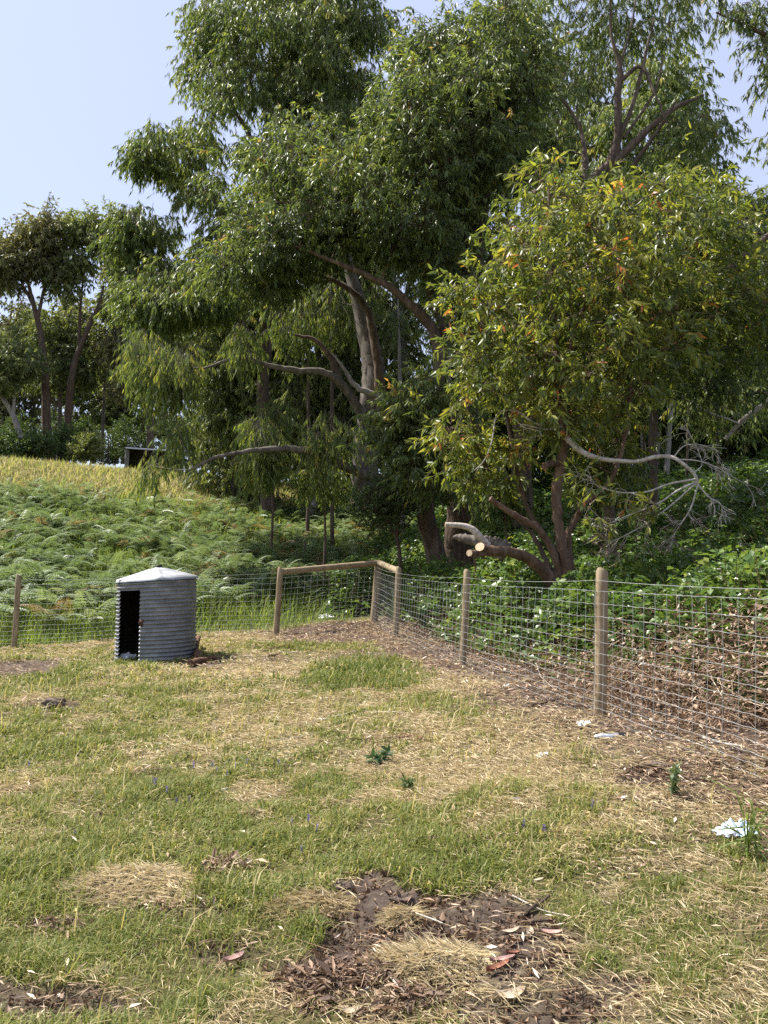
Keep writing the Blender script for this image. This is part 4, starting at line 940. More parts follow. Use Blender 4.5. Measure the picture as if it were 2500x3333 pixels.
# far trees along the top of the hill
far = [
 ('dark straight-trunked gum on the hill crest with brownish crown', 52, BARKD, BROWNLEAF, [[(160, 1500, 52, 34), (152, 1380, 52, 30), (150, 1280, 52, 27), (140, 1130, 52, 22), (122, 1040, 52, 18), (97, 940, 52, 12), (80, 850, 52, 7)], [(122, 1040, 52, 12), (150, 900, 52, 9), (160, 800, 52, 5)], [(110, 1000, 52, 9), (60, 900, 52, 6), (20, 850, 52, 4)]], [(ell(70, 810, 120, 80), 22), (ell(150, 745, 70, 50), 9), (ell(10, 880, 70, 90), 10), (ell(140, 900, 70, 60), 7)]),
 ('forked dark gum on the hill crest with sky between its limbs', 53, BARKD, FARLEAF, [[(214, 1500, 53, 26), (226, 1300, 53, 24), (240, 1200, 53, 22), (258, 1140, 53, 20), (300, 1040, 53, 15), (320, 1000, 53, 12), (338, 930, 53, 7)], [(258, 1140, 53, 12), (262, 1000, 53, 9), (275, 880, 53, 5)], [(300, 1045, 53, 8), (330, 1010, 52.5, 7), (350, 990, 52, 4)]], [(ell(280, 760, 90, 55), 14), (ell(235, 850, 45, 70), 8), (ell(335, 810, 60, 60), 8), (ell(360, 735, 45, 45), 5), (ell(205, 930, 50, 50), 6)]),
 ('pale leaning gum at left end of the hill crest', 50, BARKP, FARLEAF, [[(80, 1500, 50, 22), (66, 1420, 50, 20), (38, 1340, 50, 18), (0, 1285, 50, 14), (-50, 1220, 50, 9)], [(45, 1350, 50, 10), (50, 1250, 50, 8), (60, 1190, 50, 4)]], [(ell(60, 1190, 45, 50), 7), (ell(0, 1130, 70, 60), 9), (ell(-30, 1230, 60, 50), 6)]),
 ('mid-height green gum in the hill gap under the forked gum', 55, BARKG, FARLEAF, [[(190, 1500, 55, 16), (195, 1350, 55, 14), (200, 1200, 55, 10), (195, 1090, 55, 5)], [(196, 1330, 55, 8), (150, 1270, 55, 5), (140, 1230, 55, 3)]], [(ell(190, 1080, 60, 70), 12), (ell(140, 1235, 45, 40), 6), (ell(215, 1180, 40, 50), 5)]),
 ('thin gum on the hill crest left of the olive shed', 56, BARKG, FARLEAF, [[(332, 1500, 56, 12), (335, 1380, 56, 11), (345, 1200, 56, 9), (352, 1080, 56, 5)], [(338, 1330, 56, 6), (300, 1260, 56, 4), (285, 1210, 56, 3)]], [(ell(355, 1090, 50, 60), 9), (ell(285, 1215, 40, 50), 7), (ell(395, 1000, 55, 60), 7)]),
 ('gum beside the olive shed half hidden by hanging leaves', 54, BARKM, BROWNLEAF, [[(490, 1500, 54, 24), (490, 1380, 54, 22), (487, 1250, 54, 18), (470, 1100, 54, 10)], [(488, 1260, 54, 10), (430, 1180, 54, 7), (400, 1120, 54, 4)]], [(ell(460, 1090, 80, 90), 16), (ell(390, 1150, 50, 60), 7), (ell(430, 1260, 50, 40), 5)]),
]
for lab, dep, bk, lf, lb, crs in far:
    make_tree('far_gum_tree', lab, 'tree', tbase(lb[0][0][0], 1480, dep), lb, [(e_, dep, 2.2, n_, .8, 1.35) for e_, n_ in crs], lf, bk, L=.36, Wd=.11, spray=.75, nl=12, dens=6, droop=.7, sides=7, bias=.02, group='gum trees along the hill crest')
for k, (px, dep, top) in enumerate([(-60, 66, 800), (40, 70, 960), (120, 64, 1020), (240, 72, 960), (300, 66, 1120), (400, 70, 830), (380, 64, 1180), (470, 72, 900), (560, 66, 1000), (180, 78, 1150), (650, 62, 1050), (20, 62, 1180)]):
    make_tree('distant_gum_tree', 'slender gum in the distant row behind the hill crest trees', 'tree', tbase(px, 1450, dep), [[(px, 1510, dep, 14), (px + rng.uniform(-12, 12), 1350, dep, 12), (px + rng.uniform(-20, 20), top + 130, dep, 8), (px, top + 30, dep, 3)], [(px, 1330, dep, 7), (px + 40 * (-1) ** k, 1250, dep, 4), (px + 55 * (-1) ** k, 1190, dep, 2)]],
        [(ell(px, top + 110, 75, 110), dep, 2, 17, .9, 1.4), (ell(px + 50 * (-1) ** k, 1220, 60, 60), dep, 1.2, 8, .7, 1.1), (ell(px - 30 * (-1) ** k, 1370, 60, 50), dep, 1.2, 5, .7, 1.0)], [FARLEAF, BROWNLEAF][k % 2], BARKG if k % 3 else BARKP, L=.44, Wd=.14, spray=.85, nl=11, dens=4.6, droop=.7, sides=6, group='distant gums behind the hill crest', bias=.05)
for k, (px, dep, rx, ry, lab) in enumerate([(15, 47, 60, 60, 'dark rounded shrub at the left end of the hill crest'), (125, 48, 45, 45, 'green shrub between the leaning and the straight gum'), (275, 47, 42, 45, 'bright green shrub below the forked gum'), (350, 49, 45, 50, 'dark shrub left of the olive shed'), (220, 50, 45, 55, 'dark shrub at the foot of the forked gum'), (640, 42, 70, 60, 'dull shrub behind the hanging leaves'), (60, 56, 70, 80, 'tall dark shrub behind the leaning gum'), (180, 58, 70, 90, 'tall dull shrub behind the straight dark trunk'), (310, 58, 70, 80, 'tall dull shrub behind the forked gum'), (420, 58, 80, 80, 'tall dull shrub behind the olive shed'), (540, 56, 90, 90, 'tall dull shrub right of the olive shed'), (-30, 58, 70, 90, 'tall dull shrub at the left end behind the leaning gum'), (120, 62, 60, 70, 'grey-green shrub far behind the straight dark trunk'), (245, 62, 60, 70, 'grey-green shrub far behind the forked gum'), (365, 60, 60, 70, 'grey-green shrub far behind the thin gum')]):
    make_tree('hill_shrub', lab, 'shrub', tbase(px, 1470, dep), [[(px, 1510, dep, 8), (px + 3, 1450, dep, 5), (px, 1420, dep, 3)]], [(ell(px, 1478 - ry * .42, rx * 1.15, ry), dep, 1, 30, .35, .7)], SHRUBLEAF if k != 2 else FARLEAF, BARKD, L=.19, Wd=.075, spray=.40, nl=11, dens=10, droop=.1, sides=6, bias=.15)

# ------------------------------------------------------------------ olive shed on the hill
sp_ = tbase(430, 1470, 50.0)
sh = empty('metal_shed', sp_, 'small olive open-fronted metal shed half hidden at the top of the hill', 'shed')
def sheet(g, p0, p1, h0, h1, th=.05, ribs=14):
    for k in range(ribs):
        for u0, u1, of in ((k / ribs, (k + .62) / ribs, 0), ((k + .62) / ribs, (k + 1) / ribs, .025)):
            a = p0 + (p1 - p0) * u0; b_ = p0 + (p1 - p0) * u1
            n_ = np.array([-(p1 - p0)[1], (p1 - p0)[0], 0]); n_ = n_ / np.linalg.norm(n_) * th; o_ = n_ / th * of
            v = [a + o_, b_ + o_, b_ + n_ + o_, a + n_ + o_]; ha, hb = h0 + (h1 - h0) * u0, h0 + (h1 - h0) * u1
            v = np.array(v + [v[0] + [0, 0, ha], v[1] + [0, 0, hb], v[2] + [0, 0, hb], v[3] + [0, 0, ha]])
            g.add(v, [np.array([(0, 1, 5, 4), (1, 2, 6, 5), (2, 3, 7, 6), (3, 0, 4, 7), (4, 5, 6, 7)])])
bl = sp_ + [-.75, .9, -.2]; fl_ = sp_ + [.05, -.9, -.2]; br = bl + [3.4, .9, 0]; fr_ = fl_ + [3.4, .9, 0]
for a, b_, h0, h1 in ((bl, fl_, 2.35, 2.05), (br, bl, 2.35, 2.35), (fr_, br, 2.05, 2.35)):
    g = Geo(); sheet(g, a, b_, h0, h1); g.build('wall', SHEDM, sh)
g = Geo(); d = np.array([0, 0, .06])
rv = np.array([bl + [-.1, .1, 2.37], br + [.1, .1, 2.37], fr_ + [.1, -.15, 2.07], fl_ + [-.1, -.15, 2.07]]); g.add(np.concatenate([rv, rv + d]), [np.array([(3, 2, 1, 0), (4, 5, 6, 7), (0, 1, 5, 4), (1, 2, 6, 5), (2, 3, 7, 6), (3, 0, 4, 7)])]); rf_ = g.build('roof', SHEDR, sh)
g = Geo(); tube(g, [fl_ + [-.1, -.2, 2.06], fr_ + [.1, -.2, 2.06]], .055, 8); g.build('gutter', PLASTW, rf_)

# ------------------------------------------------------------------ bracken, hill grass, brambles
def frond_template(np_=10):
    """a bracken frond along +x: arching rachis, paired tapering pinnae with lobed leaflets"""
    g = Geo(); b_, ax, up, L_, W_ = [], [], [], [], []
    def arch(t): return np.array([t, 0, .42 * math.sin(t * 2.1) * .75 - .10 * t * t])
    ps = np.array([arch(t) for t in np.linspace(-.55, 1, 9)]); ps[:, 2] = np.where(ps[:, 0] < 0, ps[:, 0] * 1.25, ps[:, 2]); ps[:, 0] = np.where(ps[:, 0] < 0, ps[:, 0] * .25, ps[:, 0])
    tube(g, ps, np.linspace(.011, .003, 9), 3, tint=.55, cap=False)
    for i in range(np_):
        t = .08 + .9 * (i / np_) ** .9; p = arch(t); l = .40 * (1 - t) ** .75 + .03
        for s in (-1, 1):
            d = nz(np.array([[.45, s, -.10]]))[0]
            for q_, lf in ((0, 1.), ):
                b_.append(p); ax.append(d); L_.append(l); W_.append(.085 * (1 - .5 * t)); up.append([0, 0, 1])
            for m in range(3):       # leaflets hanging off each pinna
                for s2 in (-1, 1):
                    b_.append(p + d * l * (.2 + .25 * m)); ax.append(nz((d * .6 + s2 * np.array([s * d[1] * 0 + .8, 0, 0]) + [0, 0, -.15])[None])[0]); L_.append(l * .26 * (1 - .22 * m)); W_.append(.035); up.append([0, 0, 1])
    kites(g, np.array(b_), np.array(ax), np.array(up, float), np.array(L_), np.array(W_), np.full(len(b_), .5), .12, .4, .12)
    return np.concatenate(g.v), np.concatenate(g.f[3]), np.concatenate(g.f[4])
FV, FT, FQ = frond_template()
def fern_zone(x, y):
    a, b_ = dLR(x, y)
    edge = x - (-1.3 + .35 * np.maximum(y - 16, 0) * .6) + (fbm(x * .6, y * .6, 201) - .5) * 2.5
    return (a > .5) & (edge < 0), a, b_
def place(g, V, T, Q, pos, yaw, tilt, s, tint):
    n = len(pos); cz, sz = np.cos(yaw), np.sin(yaw); ct, st_ = np.cos(tilt), np.sin(tilt)
    x, y, z = V[:, 0][None], V[:, 1][None], V[:, 2][None]
    x2 = x * ct[:, None] + z * st_[:, None]; z2 = -x * st_[:, None] + z * ct[:, None]
    X_ = x2 * cz[:, None] - y * sz[:, None]; Y_ = x2 * sz[:, None] + y * cz[:, None]
    P_ = np.stack([X_, Y_, z2], -1) * s[:, None, None] + pos[:, None]
    b_ = np.arange(n)[:, None, None] * len(V)
    g.v.append(P_.reshape(-1, 3)); g.f[3].append((T[None] + b_).reshape(-1, 3) + g.n); g.f[4].append((Q[None] + b_).reshape(-1, 4) + g.n)
    g.t[3].append(np.repeat(tint, len(T))); g.t[4].append(np.repeat(tint, len(Q))); g.n += n * len(V)
gf = Geo()
for y0, y1, dn in ((11, 17, 13.), (17, 25, 10.), (25, 46, 6.)):
    x, y = scatter(y0, y1, dn, False, .62, .22, 1)
    z_, a, b_ = fern_zone(x, y)
    d_ = fbm(x * .45, y * .45, 211) + .35 * sst(1, 5, a) - 1.2 * sst(18, 22.5, a + 5 * (fbm(x * .3, y * .3, 5) - .5)) - .35 * (1 - sst(.5, 2.5, a))
    k = z_ & (rng.uniform(.15, 1.0, len(x)) < d_ * 1.1); x, y = x[k], y[k]
    for f_ in range(4):
        n = len(x); yaw = rng.uniform(0, 6.28, n)
        s_ = rng.uniform(.32, .62, n) * (.75 + .5 * fbm(x * .4, y * .4, 221)); px_, py_ = x + rng.normal(0, .10, n), y + rng.normal(0, .10, n)
        place(gf, FV, FT, FQ, np.stack([px_, py_, gz(px_, py_) + s_ * .62 * rng.uniform(.6, 1.15, n) + .05 + .22 * fbm(x * .9, y * .9, 251)], 1), yaw, rng.normal(.0, .22, n), s_, np.clip(rng.normal(.48, .17, n) + .7 * (fbm(x * .35, y * .35, 231) - .5) + (rng.uniform(0, 1, n) < .05) * .6, 0, 1))
tag(gf.build('bracken_ferns', FERN), 'dense grey-green bracken ferns covering the hillside beyond the fence', 'ferns', kind='stuff')
gt = Geo()
for y0, y1, dn, wd in ((11, 16, 900, .013), (16, 24, 420, .018), (24, 46, 130, .030)):
    x, y = scatter(y0, y1, dn, False, .62, .2, 1)
    z_, a, b_ = fern_zone(x, y); k = (a > .12) & (z_ | (a < .8) & (x < -.6)) & (rng.uniform(0, 1, len(x)) < .45 + .9 * (fbm(x * .6, y * .6, 241) - .3)); x, y, a = x[k], y[k], a[k]; n = len(x)
    blades(gt, x, y, rng.uniform(.25, .75, n) * (.35 + .65 * sst(.0, 1.5, a)), wd * rng.uniform(.6, 1.3, n), np.clip(rng.normal(.55, .3, n), .1, 1.4), np.clip(rng.normal(.38, .2, n) + .45 * sst(15, 22, a), 0, 1))
tag(gt.build('tall_grass', TALLG), 'tall green grass growing among the ferns on the slope', 'grass', kind='stuff')
gh = Geo(); x, y = scatter(29, 60, 110, False, .62, .1, 2); _, a, b_ = fern_zone(x, y); k = (a > 17 + 4.5 * fbm(x * .3, y * .3, 5)) & _; x, y = x[k], y[k]; n = len(x)
blades(gh, x, y, rng.uniform(.25, .62, n), rng.uniform(.03, .07, n), np.clip(rng.normal(.6, .3, n), .1, 1.4), np.clip(rng.normal(.40, .30, n) , 0, 1))
tag(gh.build('hill_straw', STRAWF), 'band of tall straw-coloured grass along the crest of the hill', 'dry grass', kind='stuff')

# brambles
def bram_h(x, y, b_, a):
    w_ = sst(7, 10, y)
    f = np.maximum(sst(.75 - .45 * w_, 1.7 - .7 * w_, b_ + .7 * (fbm(x * 1.3, y * 1.3, 301) - .5)), sst(.7, 2, a))
    return f * (.35 + 1.15 * fbm(x * .9, y * .9, 311) + .35 * (vnoise(x * 2.7, y * 2.7, 313) - .5)) * 1.05
gb, gfl, gst, gdead = Geo(), Geo(), Geo(), Geo()
for y0, y1, dn, Lf in ((3, 9, 1100, .085), (9, 15, 700, .092), (15, 24, 330, .115), (24, 40, 150, .18)):
    x, y = scatter(y0, y1, dn, False, .2, .62, 1)
    z_, a, b_ = fern_zone(x, y)
    k = ((b_ > .4) & (a < 40) | (a > .6)) & ~z_ & (b_ < 26); x, y, a, b_ = x[k], y[k], a[k], b_[k]
    h = bram_h(x, y, b_, a); k = (h > .05) & (rng.uniform(0, 1, len(x)) < .35 + .9 * fbm(x * 2, y * 2, 321)); x, y, h = x[k], y[k], h[k]; n = len(x)
    u = rng.beta(1.2, 2.2, n) * np.where(b_[k] < 2.0, .75, 1.)
    z = gz(x, y) + h * (1 - u * .85) + rng.normal(0, .05, n)
    th = rng.uniform(0, 6.28, n); ax = np.stack([np.cos(th), np.sin(th), rng.normal(-.15, .3, n)], 1)
    c0 = np.stack([x, y, z], 1); L_ = Lf * rng.uniform(.6, 1.25, n); ti = np.clip(rng.normal(.40, .18, n) + .5 * (fbm(x * 1.5, y * 1.5, 331) - .5) + .12 * (1 - u), 0, 1)
    up = nz(np.array([0, -.12, 1.]) + rng.normal(0, .55, (n, 3)))
    kites(gb, c0, ax, up, L_, L_ * .72, ti, .12, .45, .05)
    s_ = np.cross(up, ax)
    kites(gb, c0 - nz(ax) * .01, nz(ax * .3 + s_), up, L_ * .8, L_ * .58, ti, .12, .45, .05); kites(gb, c0 - nz(ax) * .01, nz(ax * .3 - s_), up, L_ * .8, L_ * .58, ti, .12, .45, .05)
    # flowers in loose heads
    m = int(n * .005); i_ = rng.choice(n, m, replace=False)
    for q_ in range(7):
        p_ = c0[i_] + [0, 0, .05] + rng.normal(0, .035, (m, 3)); 
        for w_ in range(3):
            an = rng.uniform(0, 6.28, m); kites(gfl, p_, np.stack([np.cos(an), np.sin(an), np.full(m, .3)], 1), nz(np.array([0, -.3, 1.]) + rng.normal(0, .3, (m, 3))), .019 * (Lf / .09), .016 * (Lf / .09), rng.uniform(0, 1, m), .1, .55)
    m = n // 9; p0 = np.stack([x[:m], y[:m], gz(x[:m], y[:m])], 1); p1 = p0 + np.stack([rng.normal(0, .3, m), rng.normal(0, .3, m), h[:m] * rng.uniform(.5, 1.1, m)], 1)
    sticks(gst, p0, p1, .005, .003, rng.uniform(0, .5, m))
tag(gb.build('bramble_thicket', BRAMBLE), 'leafy green blackberry thicket covering the bank behind the right-hand fence', 'brambles', kind='stuff')
tag(gfl.build('bramble_blossom', PETAL), 'small white blossoms scattered over the blackberry thicket', 'flowers', kind='stuff')
tag(gst.build('bramble_canes', LITTER), 'thin brown canes inside the blackberry thicket', 'canes', kind='stuff')
# dead canes and cut brush along the foot of the thicket
for y0, y1, dn in ((2.5, 8, 620), (8, 17, 260)):
    x, y = scatter(y0, y1, dn, False, .1, .7, 1); a, b_ = dLR(x, y); k = (b_ > .2) & (b_ < 1.7) & (a < .8) & (fbm(x * 1.4, y * 1.4, 341) > .34 + .10 * (b_ < .6)); x, y, b_ = x[k], y[k], b_[k]; n = len(x)
    k = (b_ < 1.7 - .75 * sst(7, 10, y)); x, y, b_ = x[k], y[k], b_[k]; n = len(x)
    hh = (.80 - .4 * sst(7, 10, y)) * sst(.1, 1.3, b_) * (.4 + fbm(x * 1.1, y * 1.1, 351))
    p0 = np.stack([x, y, gz(x, y) + hh * rng.uniform(0, 1, n)], 1); L_ = rng.uniform(.15, .6, n); d = rdir(n); d[:, 2] *= .45
    mid = p0 + nz(d) * (L_ * .5)[:, None]; p1 = mid + nz(d + rng.normal(0, .35, (n, 3)) - [0, 0, .2]) * (L_ * .5)[:, None]
    ti = np.clip(rng.normal(.5, .25, n), 0, 1); sticks(gdead, p0, mid, .0035, .003, ti); sticks(gdead, mid, p1, .003, .0018, ti)
    for q_ in range(3):
        kites(gdead, mid + rng.normal(0, .06, (n, 3)), rdir(n) - [0, 0, .3], rdir(n), rng.uniform(.03, .075, n), rng.uniform(.015, .035, n), np.clip(rng.normal(.5, .25, n), 0, 1), .3)
tag(gdead.build('dead_brush', LITTER), 'tangle of dead tan bramble canes and leaves along the foot of the thicket', 'dead brush', kind='stuff')

# ------------------------------------------------------------------ small things lying about
def rock(name, c, s, mat, label, cat, seed=0, n=14):
    th, ph = np.meshgrid(np.linspace(0, 2 * math.pi, 2 * n, endpoint=False), np.linspace(.02, math.pi - .02, n))
    d = np.stack([np.sin(ph) * np.cos(th), np.sin(ph) * np.sin(th), np.cos(ph)], -1)
    r = 1 + .9 * (fbm(d[..., 0] * 2.2 + 5, d[..., 1] * 2.2 + d[..., 2] * 1.7, 400 + seed) - .5) + .8 * (fbm(d[..., 0] * 6, d[..., 1] * 6 + d[..., 2] * 5, 410 + seed) - .5)
    V = d * r[..., None] * np.array(s) + np.array(c)
    i_ = np.arange(n * 2 * n).reshape(n, 2 * n); nx_ = np.roll(i_, -1, 1)
    f_ = np.stack([i_[:-1], i_[1:], nx_[1:], nx_[:-1]], -1).reshape(-1, 4)
    g = Geo(); g.add(V.reshape(-1, 3), [f_]); return tag(g.build(name, mat, None, False), label, cat)
c = G(175, 2300); rock('soil_clod', c + [0, 0, .03], (.12, .08, .05), CLOD, 'dark clump of upturned turf lying in grass at the left', 'clod', 1)
c = G(2150, 2500); rock('soil_mound', c + [0, 0, .0], (.11, .06, .03), CLOD, 'low mound of dug earth below the green tuft near the fence', 'mound', 2, 20)
c = G(1120, 2890); rock('soil_clod', c, (.05, .035, .025), CLOD, 'small dark clod at the upper left edge of the dug bare patch', 'clod', 3)
c = G(1335, 3065); rock('soil_clod', c, (.03, .025, .02), CLOD, 'tiny dark clod left of the straw heap on the bare patch', 'clod', 4)
c = G(1330, 2935); rock('soil_clod', c, (.07, .035, .025), CLOD, 'crumbly dark clod on the rim of the bare patch under green turf', 'clod', 5)

def log(name, pa, pb_, r0, r1, mat, label, cat, lump=.18, lift=0., bend=.06, sides=10):
    a, b_ = G(*pa), G(*pb_); L_ = np.linalg.norm(b_ - a); t_ = np.linspace(0, 1, 11)
    p = a + (b_ - a) * t_[:, None]; p[:, 2] = gz(p[:, 0], p[:, 1]) + r0 * .8 + lift * t_
    sd_ = np.cross((b_ - a) / L_, [0, 0, 1]); p += sd_ * (bend * L_ * np.sin(t_ * 3.1 + r0 * 50))[:, None] * .5
    g = Geo(); tube(g, p, np.linspace(r0, r1, 11) * (1 + .1 * np.sin(t_ * 9)), sides, lump=lump, seed=int(pa[0])); return tag(g.build(name, mat), label, cat)
log('rotten_log', (618, 2172), (700, 2150), .055, .028, LOGW, 'short split reddish rotten log lying right of the shelter', 'log')
log('rotten_log', (636, 2152), (652, 2112), .045, .035, LOGW, 'stubby rotten log end propped against the foot of the shelter', 'log', lift=.15)
log('rotten_log', (672, 2186), (722, 2183), .024, .018, LOGW, 'small dark log fragment right of the split reddish log', 'log')
log('rotten_log', (868, 2118), (898, 2110), .02, .012, LOGW, 'short curved reddish bark piece on the litter below the railed post', 'log')
log('rotten_log', (872, 2138), (912, 2134), .018, .022, LOGW, 'dark stubby stick end on the litter below the long rail', 'log')
sticks_ = [((1020, 2350), (1190, 2318), .011, 'long thin grey stick slanting over the middle grass'), ((1190, 2318), (1310, 2330), .009, 'thin grey stick continuing right of the long slanting one'), ((540, 2565), (635, 2600), .008, 'pale curved twig in the grass left of centre'), ((635, 2600), (740, 2585), .012, 'pale bark-shedding branch in the grass left of centre'),
    ((1160, 2395), (1250, 2385), .006, 'short pale stick on grass right of the slanting sticks'), ((780, 2428), (1060, 2395), .0055, 'very long pale stalk lying across the mown grass'), ((490, 2412), (525, 2434), .007, 'short hooked pale twig on the grass at left'), ((920, 2125), (975, 2127), .011, 'straight pale stick on the litter under the long rail'),
    ((1730, 2300), (1820, 2288), .016, 'dark curved stick on the litter left of the nearest post'), ((1820, 2288), (1925, 2312), .014, 'dark stick end running up to the foot of the nearest post'), ((2280, 2400), (2420, 2450), .010, 'tan stick lying under the mesh at the right'), ((1700, 2980), (1790, 2945), .010, 'dark charred stick on the upper right of the bare patch'), ((1690, 2995), (1760, 2955), .009, 'second dark charred stick crossing the bare patch corner'), ((1720, 3010), (1785, 3020), .008, 'short dark stick below the two charred ones'),
    ((585, 2880), (655, 2950), .006, 'bent dry weed stalk right of the straw heap at left'), ((730, 2800), (785, 2870), .006, 'upright dry weed stalk amid the dead leaves heap'), ((310, 3210), (350, 3100), .005, 'dark upright weed stalk at lower left'), ((1130, 3255), (1200, 3250), .006, 'pale short stick on the dark mulch'), ((1320, 2975), (1440, 3030), .005, 'long thin pale stalk on the bare patch'), ((1670, 2920), (1860, 3010), .004, 'long thin dry stem over the right rim of the bare patch'), ((1230, 3120), (1330, 3290), .005, 'thin pale stem left of the middle straw heap')]
for pa, pb_, r_, lab in sticks_: log('stick', pa, pb_, r_, r_ * .5, (DEADW if ('pale' in lab or 'grey' in lab or 'tan' in lab or 'dry' in lab) else BARKD), lab, 'stick', .15, .02, .10, 6)

def strip(px, py, L_, W_, yaw, mat, label, cat='bark strip', name='bark_strip', curl=.35):
    c = G(px, py); n = 9; t_ = np.linspace(-1, 1, n); V = []
    for s in np.linspace(-1, 1, 5):
        wv = W_ / 2 * np.sqrt(np.clip(1 - np.abs(t_) ** 2.6, .03, 1)); V.append(np.stack([t_ * L_ / 2, s * wv, curl * W_ * (s * s - .2) + .10 * L_ * t_ ** 2 + .012 + .05 * L_ * vnoise(t_ * 2 + px, t_ * 0 + s)], -1))
    V = np.array(V).reshape(-1, 3) @ rz(yaw).T; V = V + [c[0], c[1], 0]; V[:, 2] += gz(V[:, 0], V[:, 1])
    i_ = np.arange(5 * n).reshape(5, n); f_ = np.stack([i_[:-1, :-1], i_[:-1, 1:], i_[1:, 1:], i_[1:, :-1]], -1).reshape(-1, 4)
    g = Geo(); g.add(V, [f_]); g.add(V - [0, 0, .003], [f_[:, ::-1]]); return tag(g.build(name, mat), label, cat)
PINKB = noisemat('pinkish_bark_strip', [(.3, (.30, .17, .135)), (.7, (.52, .36, .31))], (40, 40, 40), 5, .75, .3, .003)
TANB = noisemat('tan_bark_strip', [(.3, (.32, .25, .17)), (.7, (.56, .47, .36))], (40, 40, 40), 5, .75, .3, .003)
REDB = noisemat('red_bark_strip', [(.3, (.15, .05, .03)), (.7, (.34, .15, .09))], (40, 40, 40), 5, .75, .3, .003)
for a_ in [(1660, 3053, .085, .020, .25, TANB, 'slim tan bark strip in the middle of the bare patch'), (1795, 3057, .085, .026, -.35, PINKB, 'pink curled bark strip at the right of the bare patch'), (1635, 3143, .095, .020, .1, PINKB, 'pinkish bark strip right of the middle straw heap'), (1620, 3172, .095, .026, .4, REDB, 'curled red-brown bark strip below the pinkish one'),
           (1405, 3088, .07, .018, -.3, PINKB, 'pinkish bark scrap on top of the middle straw heap'), (1672, 3118, .055, .016, .1, REDB, 'dark red bark scrap right of centre on the bare patch'), (1265, 3127, .04, .016, -.5, PINKB, 'small pink bark scrap left of the middle straw heap'), (1660, 3270, .11, .045, .2, TANB, 'broad tan curled leaf scrap at the bottom of the bare patch'),
           (1725, 3050, .055, .028, 1.5, TANB, 'stubby greyish bark chip standing out on the bare patch'), (1700, 2990, .03, .012, 1.3, TANB, 'tiny pale leaf below the charred sticks'), (2080, 2830, .07, .020, -.3, PINKB, 'pinkish bark strip on the drying grass right of centre'), (1975, 3095, .055, .017, 1.2, TANB, 'pale curled leaf on the green turf right of the bare patch'), (1740, 2880, .08, .014, .1, TANB, 'pale leaf strip above the bare patch on the grass'),
           (760, 3135, .085, .030, .5, PINKB, 'curled pink-brown bark on the thin grass left of the mulch'), (1020, 3190, .06, .028, 1.1, TANB, 'pale crumpled leaf at the left edge of the mulch'), (1145, 3310, .07, .030, .1, TANB, 'pale torn leaf at the bottom of the dark mulch'), (2310, 2605, .11, .022, .7, TANB, 'pale upright wood sliver on straw near the right edge')]: strip(*a_)
crumple('plastic_bag', G(1062, 2012), .17, .22, .09, PLASTW, 'crumpled white plastic bag lying by the corner post', 'plastic bag', seed=11)
crumple('plastic_litter', G(2400, 2722), .10, .06, .07, PLASTB, 'torn pale blue plastic scrap in the grass at the right edge', 'litter', seed=15)
crumple('plastic_litter', G(1765, 2468), .055, .045, .03, PLASTB, 'small torn blue-white plastic scrap on straw near centre right', 'litter', seed=17)
crumple('plastic_litter', G(1900, 2362), .06, .05, .03, PLASTW, 'small flat white scrap on the litter left of the foil tube', 'litter', seed=19)
crumple('plastic_litter', G(1648, 2238), .05, .04, .04, PLASTW, 'white scrap on the litter below the plain post', 'litter', seed=23)
c = G(1985, 2410); tr = empty('foil_tube', c, 'crumpled silver foil tube with a black cap lying by the green tuft', 'litter')
g = Geo(); p = c + np.array([[-.11, .01, .022], [-.06, .0, .026], [0, -.004, .024], [.05, -.006, .03], [.062, -.006, .03]]); tube(g, p, [.008, .026, .024, .027, .022], 9, lump=.22); g.build('tube_body', FOIL, tr)
g = Geo(); tube(g, c + np.array([[.06, -.006, .032], [.12, -.012, .034], [.125, -.012, .034]]), [.030, .030, .024], 14); g.build('cap', BLACKP, tr)
# stake in the ferns
g = Geo(); c = tbase(995, 1640, 23); tube(g, [c + [0, 0, -.1], c + [.01, 0, .55], c + [.02, 0, .95]], [.035, .033, .03], 8, lump=.05); tag(g.build('timber_stake', BARKG), 'thin grey timber stake standing among the ferns', 'stake')

# weeds
def weed(px, py, n, L_, Wd, h, mat, label, name='weed', tint=.5, spread=1., k=8):
    c = G(px, py); root = empty(name, c, label, 'weed'); g, gs_ = Geo(), Geo()
    for i in range(n):
        a = rng.uniform(0, 6.28); lean = rng.uniform(.15, .9) * spread; tp = c + [math.cos(a) * lean * h, math.sin(a) * lean * h, h * rng.uniform(.55, 1)]
        m_ = (c + tp) / 2 + [0, 0, h * .15]; t_ = np.linspace(0, 1, 6)[:, None]; s_ = c * (1 - t_) ** 2 + 2 * m_ * t_ * (1 - t_) + tp * t_ ** 2
        tube(gs_, s_, np.linspace(.004, .0015, 6), 4, cap=False)
        u = rng.uniform(.15, 1, k); bp_ = c * ((1 - u) ** 2)[:, None] + 2 * m_ * (u * (1 - u))[:, None] + tp * (u ** 2)[:, None]
        lances(g, bp_, nz(rdir(k) + [math.cos(a) * .6, math.sin(a) * .6, .25]), nz(np.array([0, 0, 1.]) + rng.normal(0, .4, (k, 3))), L_ * rng.uniform(.6, 1.2, k), Wd, np.clip(rng.normal(tint, .12, k), 0, 1))
    gs_.build('stem', mat, root); g.build('leaf_cluster', mat, root); return root
THIS = leafmat('thistle_leaf', [(0, (.035, .075, .035)), (.6, (.07, .13, .06)), (1, (.13, .20, .10))], .25, .5, .4)
weed(1228, 2492, 7, .085, .028, .10, THIS, 'blue-green thistle rosette in the middle of the dry grass')
weed(2185, 2600, 5, .05, .012, .20, FERN, 'dark feathery weed standing on the straw at the right', tint=.05, spread=.35, k=22)
